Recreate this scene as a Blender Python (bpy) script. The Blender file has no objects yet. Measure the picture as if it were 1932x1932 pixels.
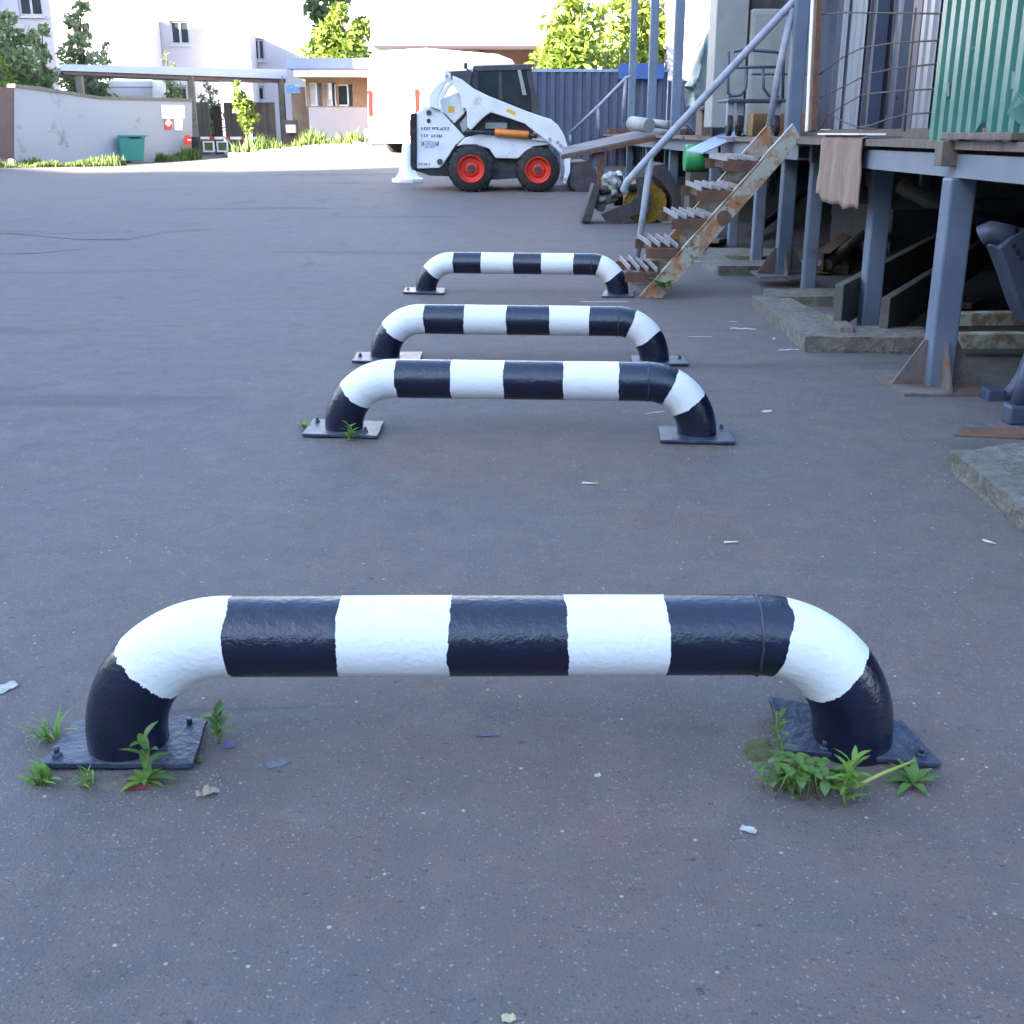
import bpy, bmesh, math, random
from mathutils import Vector, Matrix, noise
random.seed(7)
R = math.radians
sc = bpy.context.scene
C = sc.collection
V = Vector
# ------------------------------------------------------------------ camera / light
F, CX, CY, HZ, H = 2150.0, 966.0, 966.0, 250.0, 1.2     # focal length, centre, horizon (1932 px frame), eye height
PT = math.atan((CY - HZ) / F); cp, sp = math.cos(PT), math.sin(PT)
cam = bpy.data.objects.new('camera', bpy.data.cameras.new('camera')); C.objects.link(cam)
cam.location = (0, 0, H); cam.rotation_euler = (math.pi/2 - PT, 0, 0)
cam.data.sensor_width = 36; cam.data.lens = F/1932*36; cam.data.clip_start = .05; cam.data.clip_end = 2000
sc.camera = cam
SUN_EL = R(20.5); LH = V((.85, .53, 0)).normalized()       # horizontal travel direction of the light
w = bpy.data.worlds.new('World'); sc.world = w; w.use_nodes = True
nt = w.node_tree; bg = nt.nodes['Background']
sky = nt.nodes.new('ShaderNodeTexSky'); sky.sky_type = 'NISHITA'; sky.sun_disc = False
sky.sun_elevation = SUN_EL; sky.sun_rotation = math.atan2(-LH.x, -LH.y)
sky.air_density = 1.0; sky.dust_density = 1.0; sky.ozone_density = 1.6
nt.links.new(sky.outputs[0], bg.inputs[0]); bg.inputs[1].default_value = .09
sl = bpy.data.lights.new('sun', 'SUN'); sl.energy = 5.0; sl.angle = R(.55); sl.color = (1, .9, .76)
so = bpy.data.objects.new('sun', sl); C.objects.link(so)
ld = V((LH.x*math.cos(SUN_EL), LH.y*math.cos(SUN_EL), -math.sin(SUN_EL)))
so.rotation_euler = ld.to_track_quat('-Z', 'Y').to_euler(); so.location = (-30, -20, 40)
sc.view_settings.view_transform = 'Standard'; sc.view_settings.look = 'None'
sc.view_settings.exposure = 3.72; sc.view_settings.gamma = 1

# ------------------------------------------------------------------ terrain and pixel -> world
def sstep(a, b, x):
    t = max(0, min(1, (x-a)/(b-a))); return t*t*(3-2*t)
def ramp(y, y0, y1):
    y = min(y, y1); d = y-y0
    return 0 if d < -3 else ((d+3)**2/12 if d < 3 else d)
def zg(x, y):
    right = .036*ramp(y, 14.2, 36); left = .008*ramp(y, 14, 60)
    b = sstep(-13, -3.5, x)
    return left*(1-b) + right*b
def ray(x, y):
    u, v = (x-CX)/F, (y-CY)/F
    return V((u, cp - v*sp, -sp - v*cp))
O = V((0, 0, H))
def G(x, y, dz=0):
    r = ray(x, y); t = .3
    last = t
    for i in range(4000):
        p = O + r*t
        if p.z <= zg(p.x, p.y) + dz:
            a, b = last, t
            for _ in range(30):
                m = (a+b)/2; q = O + r*m
                if q.z <= zg(q.x, q.y)+dz: b = m
                else: a = m
            return O + r*b
        last = t; t *= 1.01
        if t > 400: break
    return O + r*60
def PY(x, y, Y):
    r = ray(x, y); return O + r*(Y/r.y)
def PX(x, y, X):
    r = ray(x, y); return O + r*(X/r.x)
def PZ(x, y, Z):
    r = ray(x, y); return O + r*((Z-H)/r.z)
def reg(x0, y0, s): return lambda a, b: ((x0+a*s)/1.78882, (y0+b*s)/1.78882)
r1 = reg(0, 0, .36232); r2 = reg(600, 0, .36232); r3 = reg(1200, 0, .41408); r4 = reg(1900, 0, .41408)
r5 = reg(2600, 0, .44306); s1 = reg(1900, 400, .41408); s2 = reg(2500, 600, .49482)

# ------------------------------------------------------------------ mesh helpers
def new(): return bmesh.new()
def prism(bm, pts, vec):
    vec = V(vec); a = [bm.verts.new(V(p)) for p in pts]; b = [bm.verts.new(V(p)+vec) for p in pts]
    n = len(pts)
    bm.faces.new(a); bm.faces.new(list(reversed(b)))
    for i in range(n):
        j = (i+1) % n; bm.faces.new((a[i], b[i], b[j], a[j]))
def box(bm, a, b):
    x0, y0, z0 = a; x1, y1, z1 = b
    prism(bm, [(x0, y0, z0), (x1, y0, z0), (x1, y1, z0), (x0, y1, z0)], (0, 0, z1-z0))
def bar(bm, p0, p1, wd, ht, up=(0, 0, 1)):
    p0, p1 = V(p0), V(p1); d = (p1-p0).normalized(); s = d.cross(V(up))
    if s.length < 1e-4: s = V((1, 0, 0))
    s.normalize(); u = s.cross(d)
    prism(bm, [p0+s*wd/2+u*ht/2, p0-s*wd/2+u*ht/2, p0-s*wd/2-u*ht/2, p0+s*wd/2-u*ht/2], p1-p0)
def tube(bm, pts, r, seg=10, caps=True, attr=None):
    pts = [V(p) for p in pts]; n = len(pts); rings = []
    ref = None
    for i, p in enumerate(pts):
        d = (pts[min(i+1, n-1)] - pts[max(i-1, 0)]).normalized()
        if ref is None:
            ref = d.cross(V((0, 1, 0))) if abs(d.y) < .9 else d.cross(V((1, 0, 0)))
        ref = (ref - d*ref.dot(d)).normalized(); b = d.cross(ref)
        rr = r[i] if isinstance(r, (list, tuple)) else r
        rings.append([bm.verts.new(p + (ref*math.cos(k*2*math.pi/seg) + b*math.sin(k*2*math.pi/seg))*rr) for k in range(seg)])
    for i in range(n-1):
        for k in range(seg):
            f = bm.faces.new((rings[i][k], rings[i][(k+1) % seg], rings[i+1][(k+1) % seg], rings[i+1][k])); f.smooth = True
    if caps:
        bm.faces.new(list(reversed(rings[0]))); bm.faces.new(rings[-1])
    return rings
def corrug(bm, p0, p1, z0, z1, pitch, depth, nrm, kind='trap', rag=None):
    p0, p1, nrm = V(p0), V(p1), V(nrm).normalized(); Ln = (p1-p0).length; d = (p1-p0)/Ln
    prof = []
    n = int(Ln/pitch)+1
    for i in range(n):
        if kind == 'trap': st = [(0, 0), (.32, 0), (.42, 1), (.88, 1), (.98, 0)]
        else: st = [(k/8, .5-.5*math.cos(2*math.pi*k/8)) for k in range(8)]
        for t, h in st:
            s = (i+t)*pitch
            if s <= Ln: prof.append((s, h*depth))
    lo = [bm.verts.new(p0+d*s+nrm*h+V((0, 0, z0+(rag(s) if rag else 0)))) for s, h in prof]
    hi = [bm.verts.new(p0+d*s+nrm*h+V((0, 0, z1))) for s, h in prof]
    for i in range(len(prof)-1):
        f = bm.faces.new((lo[i], lo[i+1], hi[i+1], hi[i])); f.smooth = kind != 'trap'
def wall_open(bm, x0, x1, z0, z1, y, th, ops):
    """front wall facing -Y with real openings ops=(xa,xb,za,zb)"""
    xs = sorted(set([x0, x1]+[o[0] for o in ops]+[o[1] for o in ops])); zs = sorted(set([z0, z1]+[o[2] for o in ops]+[o[3] for o in ops]))
    for i in range(len(xs)-1):
        for k in range(len(zs)-1):
            cx, cz = (xs[i]+xs[i+1])/2, (zs[k]+zs[k+1])/2
            if any(o[0] < cx < o[1] and o[2] < cz < o[3] for o in ops): continue
            bm.faces.new([bm.verts.new(p) for p in ((xs[i], y, zs[k]), (xs[i+1], y, zs[k]), (xs[i+1], y, zs[k+1]), (xs[i], y, zs[k+1]))])
    for xa, xb, za, zb in ops:
        for q in (((xa, za), (xb, za)), ((xb, za), (xb, zb)), ((xb, zb), (xa, zb)), ((xa, zb), (xa, za))):
            (a, b), (c, d) = q
            bm.faces.new([bm.verts.new(p) for p in ((a, y, b), (a, y+th, b), (c, y+th, d), (c, y, d))])
    for a, b in (((x0, z0), (x0, z1)), ((x0, z1), (x1, z1)), ((x1, z1), (x1, z0))):
        bm.faces.new([bm.verts.new(p) for p in ((a[0], y, a[1]), (a[0], y+th, a[1]), (b[0], y+th, b[1]), (b[0], y, b[1]))])
def wloc(o):
    l = V((0, 0, 0))
    while o: l += o.location; o = o.parent
    return l
def obj(name, bm, mat, parent=None, bevel=0, solid=0, normals=True, smooth=False):
    if normals: bmesh.ops.recalc_face_normals(bm, faces=bm.faces)
    if smooth:
        for f in bm.faces: f.smooth = True
    me = bpy.data.meshes.new(name)
    o = bpy.data.objects.new(name, me)
    if parent: off = wloc(parent)
    else:
        xs = [v.co.x for v in bm.verts]; ys = [v.co.y for v in bm.verts]; zs = [v.co.z for v in bm.verts]
        off = V(((min(xs)+max(xs))/2, (min(ys)+max(ys))/2, min(zs))); o.location = off
    bmesh.ops.translate(bm, vec=-off, verts=bm.verts)
    bm.to_mesh(me); bm.free(); me.materials.append(mat)
    C.objects.link(o); o.parent = parent
    if solid:
        m = o.modifiers.new('Solidify', 'SOLIDIFY'); m.thickness = solid; m.offset = 0
    if bevel:
        m = o.modifiers.new('Bevel', 'BEVEL'); m.width = bevel; m.segments = 2; m.limit_method = 'ANGLE'; m.angle_limit = R(40)
    return o
def tag(o, label, cat, group=None, kind=None):
    if label: o['label'] = label
    if cat: o['category'] = cat
    if group: o['group'] = group
    if kind: o['kind'] = kind
    return o
def thing(name, label, cat, loc, group=None):
    o = bpy.data.objects.new(name, None); C.objects.link(o); o.location = loc; o.empty_display_size = .2
    return tag(o, label, cat, group)
def struct(name, bm, m): return tag(obj(name, bm, m), None, None, kind='structure')

# ------------------------------------------------------------------ materials
def M(name, col, rough=.6, col2=None, scale=4., lo=.45, hi=.6, bump=0., bscale=40., metal=0., spec=.5, trans=0., stretch=None, col3=None, lo3=.6, hi3=.7, scale3=12., coat=0):
    m = bpy.data.materials.new(name); m.use_nodes = True; n = m.node_tree.nodes; L = m.node_tree.links
    b = n['Principled BSDF']; b.inputs['Roughness'].default_value = rough; b.inputs['Metallic'].default_value = metal
    b.inputs['Specular IOR Level'].default_value = spec
    b.inputs['Base Color'].default_value = (*col, 1)
    if coat: b.inputs['Coat Weight'].default_value = coat; b.inputs['Coat Roughness'].default_value = .12
    tc = n.new('ShaderNodeTexCoord'); src = tc.outputs['Object']
    if stretch:
        mp = n.new('ShaderNodeMapping'); mp.inputs['Scale'].default_value = stretch; L.new(src, mp.inputs[0]); src = mp.outputs[0]
    def layer(prev, c, s, lo, hi):
        t = n.new('ShaderNodeTexNoise'); t.inputs['Scale'].default_value = s; t.inputs['Detail'].default_value = 6; t.inputs['Roughness'].default_value = .65
        L.new(src, t.inputs['Vector'])
        r = n.new('ShaderNodeValToRGB'); r.color_ramp.elements[0].position = lo; r.color_ramp.elements[1].position = hi
        L.new(t.outputs['Fac'], r.inputs[0])
        x = n.new('ShaderNodeMix'); x.data_type = 'RGBA'; L.new(r.outputs[0], x.inputs[0])
        if isinstance(prev, tuple): x.inputs[6].default_value = (*prev, 1)
        else: L.new(prev, x.inputs[6])
        x.inputs[7].default_value = (*c, 1)
        return x.outputs[2]
    cur = col
    if col2: cur = layer(cur, col2, scale, lo, hi)
    if col3: cur = layer(cur, col3, scale3, lo3, hi3)
    if not isinstance(cur, tuple): L.new(cur, b.inputs['Base Color'])
    if bump:
        t = n.new('ShaderNodeTexNoise'); t.inputs['Scale'].default_value = bscale; t.inputs['Detail'].default_value = 4
        L.new(src, t.inputs['Vector'])
        bp = n.new('ShaderNodeBump'); bp.inputs['Strength'].default_value = bump; bp.inputs['Distance'].default_value = .01
        L.new(t.outputs['Fac'], bp.inputs['Height']); L.new(bp.outputs[0], b.inputs['Normal'])
    if trans:
        tr = n.new('ShaderNodeBsdfTranslucent'); ad = n.new('ShaderNodeMixShader'); ad.inputs[0].default_value = trans
        if isinstance(cur, tuple): tr.inputs[0].default_value = (*cur, 1)
        else: L.new(cur, tr.inputs[0])
        L.new(b.outputs[0], ad.inputs[1]); L.new(tr.outputs[0], ad.inputs[2])
        L.new(ad.outputs[0], n['Material Output'].inputs[0])
    return m

def asphalt():
    m = bpy.data.materials.new('asphalt'); m.use_nodes = True; n = m.node_tree.nodes; L = m.node_tree.links
    b = n['Principled BSDF']; b.inputs['Roughness'].default_value = .78; b.inputs['Specular IOR Level'].default_value = .4
    geo = n.new('ShaderNodeNewGeometry'); src = geo.outputs['Position']
    def nz(s, d=5, r=.6, st=None):
        t = n.new('ShaderNodeTexNoise'); t.inputs['Scale'].default_value = s; t.inputs['Detail'].default_value = d; t.inputs['Roughness'].default_value = r
        if st:
            mp = n.new('ShaderNodeMapping'); mp.inputs['Scale'].default_value = st; L.new(src, mp.inputs[0]); L.new(mp.outputs[0], t.inputs['Vector'])
        else: L.new(src, t.inputs['Vector'])
        return t.outputs['Fac']
    def rmp(f, a, c, inv=False):
        r = n.new('ShaderNodeMapRange'); r.inputs[1].default_value = a; r.inputs[2].default_value = c
        if inv: r.inputs[3].default_value = 1; r.inputs[4].default_value = 0
        L.new(f, r.inputs[0]); return r.outputs[0]
    def mix(f, a, c, blend='MIX'):
        x = n.new('ShaderNodeMix'); x.data_type = 'RGBA'; x.blend_type = blend
        if isinstance(f, float): x.inputs[0].default_value = f
        else: L.new(f, x.inputs[0])
        for i, q in ((6, a), (7, c)):
            if isinstance(q, tuple): x.inputs[i].default_value = (*q, 1)
            else: L.new(q, x.inputs[i])
        return x.outputs[2]
    def mul(a, k):
        x = n.new('ShaderNodeMath'); x.operation = 'MULTIPLY'; L.new(a, x.inputs[0])
        if isinstance(k, float): x.inputs[1].default_value = k
        else: L.new(k, x.inputs[1])
        return x.outputs[0]
    c = mix(rmp(nz(.35, 4), .38, .62), (.116, .109, .113), (.142, .126, .120))     # big worn zones
    c = mix(mul(rmp(nz(.9, 6, .7), .45, .7), .75), c, (.146, .113, .101))          # dusty brownish drift
    sx = n.new('ShaderNodeSeparateXYZ'); L.new(src, sx.inputs[0])                  # browner lane along the barriers
    off = n.new('ShaderNodeMath'); off.operation = 'SUBTRACT'; L.new(sx.outputs[0], off.inputs[0]); off.inputs[1].default_value = .25
    ab = n.new('ShaderNodeMath'); ab.operation = 'ABSOLUTE'; L.new(off.outputs[0], ab.inputs[0])
    c = mix(mul(mul(rmp(ab.outputs[0], .5, 1.7, True), rmp(nz(1.6, 6, .7), .3, .6)), .95), c, (.158, .101, .086))
    c = mix(mul(rmp(nz(7, 7, .8), .42, .66), .6), c, (.066, .057, .057))
    c = mix(mul(rmp(nz(2.6, 5, .6), .60, .70), .6), c, (.062, .054, .056))
    c = mix(mul(rmp(nz(3.1, 6, .65), .58, .72), .5), c, (.19, .168, .158))
    c = mix(mul(rmp(nz(14, 6, .75), .3, .7), .45), c, (.122, .112, .112))          # binder mottling
    c = mix(mul(rmp(nz(2.2, 3, .5, (1, .35, 1)), .67, .73), .55), c, (.06, .055, .058))  # oil spots
    v = n.new('ShaderNodeTexVoronoi'); v.inputs['Scale'].default_value = 150
    dn = n.new('ShaderNodeTexNoise'); dn.inputs['Scale'].default_value = 260; L.new(src, dn.inputs['Vector'])
    dv = n.new('ShaderNodeVectorMath'); dv.operation = 'MULTIPLY_ADD'; L.new(dn.outputs['Color'], dv.inputs[0]); dv.inputs[1].default_value = (.007, .007, .007); L.new(src, dv.inputs[2]); L.new(dv.outputs[0], v.inputs['Vector'])
    c = mix(mul(rmp(nz(230, 2, .7), .5, .75), .35), c, (.175, .16, .155)); c = mix(mul(rmp(nz(170, 3, .7), .55, .72), .45), c, (.055, .05, .05))
    sep = n.new('ShaderNodeSeparateColor'); L.new(v.outputs['Color'], sep.inputs[0])
    near = rmp(v.outputs['Distance'], .34, .46, True)
    c = mix(mul(mul(rmp(sep.outputs[0], .905, .93), near), .5), c, (.30, .285, .275))   # pale aggregate
    c = mix(mul(mul(rmp(sep.outputs[1], .86, .9), near), .45), c, (.05, .045, .045))   # dark pits
    v2 = n.new('ShaderNodeTexVoronoi'); v2.inputs['Scale'].default_value = 55; L.new(src, v2.inputs['Vector'])
    sep2 = n.new('ShaderNodeSeparateColor'); L.new(v2.outputs['Color'], sep2.inputs[0])
    c = mix(mul(mul(rmp(sep2.outputs[0], .982, .985), rmp(v2.outputs['Distance'], .16, .26, True)), .8), c, (.42, .40, .38))
    c = mix(mul(mul(rmp(nz(52, 5, .75, (.6, 1.2, 1)), .60, .68), rmp(nz(3, 3), .34, .5)), .9), c, (.026, .022, .023))    # ravelled hollows
    # long thin cracks and tyre marks running across
    c = mix(mul(rmp(nz(.8, 5, .55, (.25, 1.6, 1)), .60, .68), .5), c, (.052, .048, .050))
    L.new(c, b.inputs['Base Color'])
    bp = n.new('ShaderNodeBump'); bp.inputs['Strength'].default_value = .55; bp.inputs['Distance'].default_value = .005
    hsum = n.new('ShaderNodeMath'); hsum.operation = 'ADD'; L.new(nz(160, 3, .7), hsum.inputs[0]); L.new(mul(v.outputs['Distance'], .8), hsum.inputs[1])
    h2 = n.new('ShaderNodeMath'); h2.operation = 'ADD'; L.new(hsum.outputs[0], h2.inputs[0]); L.new(mul(nz(22, 4), 1.8), h2.inputs[1])
    L.new(h2.outputs[0], bp.inputs['Height']); L.new(bp.outputs[0], b.inputs['Normal'])
    return m

def stripes():
    m = bpy.data.materials.new('barrier_paint'); m.use_nodes = True; n = m.node_tree.nodes; L = m.node_tree.links
    b = n['Principled BSDF']
    at = n.new('ShaderNodeAttribute'); at.attribute_name = 'stripe'
    tc = n.new('ShaderNodeTexCoord'); src = tc.outputs['Object']
    def nz(s, d, r=.6):
        t = n.new('ShaderNodeTexNoise'); t.inputs['Scale'].default_value = s; t.inputs['Detail'].default_value = d; t.inputs['Roughness'].default_value = r
        L.new(src, t.inputs['Vector']); return t.outputs['Fac']
    def mth(op, a, k):
        x = n.new('ShaderNodeMath'); x.operation = op
        for i, q in enumerate((a, k)):
            if isinstance(q, (int, float)): x.inputs[i].default_value = q
            else: L.new(q, x.inputs[i])
        return x.outputs[0]
    j = mth('MULTIPLY', mth('SUBTRACT', nz(60, 5, .75), .5), .055)
    j2 = mth('MULTIPLY', mth('SUBTRACT', nz(8, 2), .5), .12)
    s = mth('ADD', mth('ADD', at.outputs['Fac'], j), j2)
    odd = mth('MODULO', mth('FLOOR', s, 0), 2)
    def mix(f, a, c):
        x = n.new('ShaderNodeMix'); x.data_type = 'RGBA'
        L.new(f, x.inputs[0])
        for i, q in ((6, a), (7, c)):
            if isinstance(q, tuple): x.inputs[i].default_value = (*q, 1)
            else: L.new(q, x.inputs[i])
        return x.outputs[2]
    def rmp(f, a, c, d0=0, d1=1):
        r = n.new('ShaderNodeMapRange'); r.inputs[1].default_value = a; r.inputs[2].default_value = c; r.inputs[3].default_value = d0; r.inputs[4].default_value = d1
        L.new(f, r.inputs[0]); return r.outputs[0]
    white = mix(rmp(nz(9, 6, .7), .62, .75), (.80, .79, .78), (.66, .64, .62))
    white = mix(mth('MULTIPLY', rmp(nz(26, 6, .75), .69, .715), .85), white, (.27, .20, .13))
    black = mix(rmp(nz(12, 6, .7), .5, .72), (.003, .005, .022), (.006, .009, .032))
    black = mix(mth('MULTIPLY', rmp(nz(24, 5, .75), .69, .72), .6), black, (.13, .125, .14))
    c = mix(odd, black, white)
    L.new(c, b.inputs['Base Color'])
    L.new(rmp(odd, 0, 1, .26, .5), b.inputs['Roughness'])
    L.new(rmp(odd, 0, 1, .7, .4), b.inputs['Specular IOR Level']); L.new(rmp(odd, 0, 1, .1, 0), b.inputs['Coat Weight']); b.inputs['Coat Roughness'].default_value = .16
    bp = n.new('ShaderNodeBump'); bp.inputs['Strength'].default_value = .42; bp.inputs['Distance'].default_value = .006
    hh = mth('ADD', nz(70, 4, .6), mth('MULTIPLY', nz(22, 3), 1.2))
    L.new(hh, bp.inputs['Height']); L.new(bp.outputs[0], b.inputs['Normal'])
    return m

m_asph = asphalt(); m_barr = stripes()
m_plate = M('plate_paint', (.030, .036, .062), .36, (.075, .08, .11), 14, .45, .65, bump=.5, bscale=60, col3=(.10, .055, .035), lo3=.66, hi3=.72)
m_blue = M('blue_grey_paint', (.108, .143, .20), .5, (.138, .172, .232), 3, .4, .65, bump=.12, bscale=30, col3=(.10, .075, .065), lo3=.64, hi3=.72, scale3=7)
m_bluel = M('pale_blue_grey_paint', (.155, .185, .225), .5, (.185, .215, .255), 4, .4, .65, bump=.1, col3=(.17, .12, .09), lo3=.68, hi3=.75)
m_gusset = M('rusty_gusset', (.12, .085, .065), .75, (.16, .15, .165), 6, .45, .62, bump=.25, col3=(.17, .075, .035), lo3=.52, hi3=.65)
m_rust = M('rust', (.15, .072, .038), .85, (.075, .045, .035), 9, .4, .65, bump=.4, bscale=50, col3=(.21, .13, .07), lo3=.6, hi3=.72)
m_string = M('peeling_stair_paint', (.34, .33, .27), .6, (.30, .14, .055), 7, .45, .58, bump=.3, bscale=40, col3=(.17, .07, .028), lo3=.55, hi3=.66, scale3=16)
m_rail = M('worn_silver_paint', (.30, .315, .36), .5, (.23, .24, .28), 9, .45, .65, bump=.15, col3=(.22, .16, .12), lo3=.70, hi3=.76)
m_slat = M('worn_grey_slats', (.27, .27, .29), .55, (.22, .14, .09), 8, .52, .64, bump=.2)
m_conc = M('concrete', (.115, .105, .085), .9, (.20, .19, .165), 22, .42, .66, bump=1., bscale=70, col3=(.085, .09, .05), lo3=.54, hi3=.68, scale3=5)
m_pad = M('dirty_concrete', (.055, .05, .046), .92, (.08, .074, .066), 5, .4, .65, bump=.5, bscale=60)
m_wood = M('weathered_wood', (.135, .10, .08), .85, (.185, .15, .125), 5, .4, .65, bump=.3, bscale=30, stretch=(1, 6, 1), col3=(.10, .075, .06), lo3=.6, hi3=.7)
m_woodp = M('pale_new_wood', (.26, .16, .07), .7, (.33, .19, .08), 6, .4, .65, bump=.2)
m_dark = M('dark_steel', (.035, .033, .036), .6, (.07, .06, .06), 8, .45, .65, bump=.2)
m_black = M('black_rubber', (.014, .014, .016), .8, (.05, .046, .042), 10, .5, .7, bump=.4, bscale=40)
m_wht = M('white_machine_paint', (.70, .70, .71), .38, (.58, .57, .55), 3, .45, .7, bump=.04, col3=(.34, .31, .27), lo3=.60, hi3=.74, scale3=5)
m_wht2 = M('white_van_paint', (.80, .80, .80), .35, (.72, .71, .70), 2, .5, .8)
m_red = M('red_rim_paint', (.72, .050, .022), .42, (.52, .04, .022), 9, .5, .7, bump=.1)
m_redl = M('red_plastic', (.6, .03, .02), .3, (.45, .02, .02), 9, .5, .7)
m_orange = M('orange_paint', (.65, .20, .03), .45, (.5, .14, .03), 8, .5, .7)
m_yel = M('yellow_decal', (.70, .42, .02), .5, (.6, .34, .02), 9, .5, .7)
m_glassd = M('dark_glass', (.02, .028, .03), .12, (.03, .04, .042), 3, .4, .7, spec=.6)
m_decal = M('dark_lettering', (.06, .06, .10), .5, (.10, .09, .14), 30, .4, .6)
m_decalp = M('faded_emblem', (.36, .28, .42), .5, (.5, .45, .55), 22, .4, .6)
m_brush = M('yellow_bristle', (.32, .19, .02), .8, (.20, .11, .015), 24, .4, .6, bump=1, bscale=120)
m_navy = M('navy_fence_paint', (.050, .062, .105), .5, (.062, .075, .12), 3, .4, .65, bump=.04)
m_blues = M('bright_blue_sheet', (.035, .085, .27), .5, (.05, .11, .31), 4, .4, .7)
m_bluet = M('sky_blue_panel', (.24, .31, .44), .4, (.20, .26, .38), 4, .4, .7)
m_green = M('green_sheet_paint', (.05, .19, .15), .22, (.09, .24, .195), 3, .4, .65, bump=.05, col3=(.3, .36, .33), lo3=.72, hi3=.78, scale3=7)
m_greenb = M('bright_green_plastic', (.03, .27, .09), .4, (.025, .22, .07), 4, .4, .65)
m_dump = M('green_skip_paint', (.035, .215, .165), .6, (.05, .18, .14), 4, .4, .65, col3=(.12, .13, .09), lo3=.68, hi3=.76)
m_galv = M('galvanised_sheet', (.045, .052, .085), .36, (.10, .115, .155), 2.2, .4, .65, metal=.3, bump=.06, bscale=9, stretch=(1, 1, .25), col3=(.3, .3, .32), lo3=.6, hi3=.7, scale3=2.2)  # pale stretched streaks paint reflected bright bands into the sheet
m_cab = M('old_cabinet_enamel', (.30, .31, .295), .5, (.25, .26, .24), 5, .4, .65, bump=.05, col3=(.30, .22, .13), lo3=.70, hi3=.78)
m_film = M('milky_plastic_sheet', (.26, .33, .32), .35, (.20, .27, .26), 6, .4, .65, bump=.6, bscale=9, trans=.2)
m_cloth = M('brown_carpet', (.25, .17, .13), .95, (.32, .24, .19), 3, .4, .65, bump=.4, bscale=60, stretch=(1, 4, .4), col3=(.16, .11, .09), lo3=.58, hi3=.7)
m_paper = M('white_litter', (.46, .445, .43), .8, (.34, .32, .30), 40, .4, .6)
m_butt = M('cigarette_paper', (.60, .55, .46), .8, (.48, .33, .14), 30, .45, .55)
m_leafn = M('weed_leaf', (.085, .175, .035), .5, (.13, .22, .045), 30, .4, .65, trans=.3)
m_leafb = M('bright_weed_leaf', (.15, .29, .035), .5, (.20, .33, .05), 30, .4, .65, trans=.3)
m_stem = M('weed_stem', (.17, .22, .06), .6, (.22, .16, .08), 20, .5, .65)
m_moss = M('moss', (.075, .085, .03), .95, (.11, .115, .05), 30, .4, .6, bump=.8, bscale=150)
m_crown = M('tree_leaf', (.12, .18, .025), .55, (.17, .22, .035), .6, .4, .62, trans=.35)
m_crownd = M('hazy_leaf_green', (.14, .19, .085), .6, (.17, .22, .09), .6, .4, .62, trans=.4)  # paled to put distance haze into the leaf colour
m_crowng = M('grey_green_leaf', (.20, .24, .14), .6, (.16, .21, .10), .6, .4, .62, trans=.4)  # grey green, lifted paler for haze as well
m_bark = M('bark', (.09, .07, .055), .9, (.14, .115, .09), 6, .4, .65, bump=.8, bscale=20)
m_grass = M('grass', (.085, .14, .03), .7, (.14, .17, .045), 3, .4, .65, trans=.25)
m_soil = M('grassy_soil', (.08, .11, .035), .95, (.13, .115, .07), 2, .4, .65, bump=.8, bscale=20)
m_plast = M('white_plaster', (.42, .40, .44), .9, (.38, .36, .40), .6, .4, .65, bump=.15, bscale=8, col3=(.32, .30, .30), lo3=.66, hi3=.8, scale3=.5)
m_wallg = M('grey_concrete_wall', (.265, .28, .315), .9, (.29, .305, .335), .5, .35, .65, bump=.3, bscale=12, col3=(.15, .15, .15), lo3=.6, hi3=.74, scale3=1.2)
m_gateb = M('brown_gate_paint', (.075, .045, .045), .6, (.10, .06, .055), 3, .4, .65)
m_beige = M('beige_panel', (.22, .185, .175), .8, (.18, .15, .145), 1.5, .4, .65)
m_brick = M('orange_brick', (.25, .15, .09), .85, (.30, .22, .16), 2.5, .4, .65, bump=.3)
m_brown = M('brown_soffit', (.17, .10, .075), .8, (.22, .14, .10), 2, .4, .65)
m_roofb = M('pale_blue_roof', (.29, .36, .48), .5, (.33, .39, .50), .8, .4, .65)
m_fasc = M('blue_fascia', (.16, .21, .40), .55, (.20, .25, .44), 1.2, .4, .65)
m_frame = M('grey_window_frame', (.45, .45, .50), .6, (.38, .38, .43), 4, .4, .6)
m_winw = M('white_window_frame', (.70, .70, .72), .5, (.62, .62, .64), 4, .4, .6)
m_sign = M('white_sign_face', (.80, .80, .80), .5, (.76, .76, .76), 3, .4, .6)
m_signb = M('blue_sign_face', (.10, .22, .48), .5, (.5, .56, .62), 2.2, .5, .56)
m_kerbw = M('whitewashed_kerb', (.50, .48, .44), .9, (.45, .42, .38), 3, .5, .7, bump=.4)
m_bldg = M('dark_facade', (.26, .25, .25), .85, (.30, .29, .28), .4, .4, .65)
m_peel = M('peeling_green_timber', (.33, .38, .33), .8, (.20, .15, .11), 9, .46, .56, bump=.4)
m_paintspot = M('dark_paint_drip', (.03, .035, .05), .4, (.06, .06, .08), 30, .4, .6)

# ------------------------------------------------------------------ ground
def lines(a):
    out = []
    for s, e, n in a: out += [s+(e-s)*i/n for i in range(n)]
    return out+[a[-1][1]]
bm = new()
xs = lines([(-400, -60, 8), (-60, -20, 16), (-20, 12, 64), (12, 60, 12), (60, 400, 6)]); ys = lines([(-120, -10, 8), (-10, 10, 20), (10, 40, 60), (40, 80, 20), (80, 700, 12)])
gv = [[bm.verts.new((x, y, zg(x, y))) for x in xs] for y in ys]
for i in range(len(ys)-1):
    for k in range(len(xs)-1):
        f = bm.faces.new((gv[i][k], gv[i][k+1], gv[i+1][k+1], gv[i+1][k])); f.smooth = True
struct('asphalt_yard', bm, m_asph)
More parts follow.
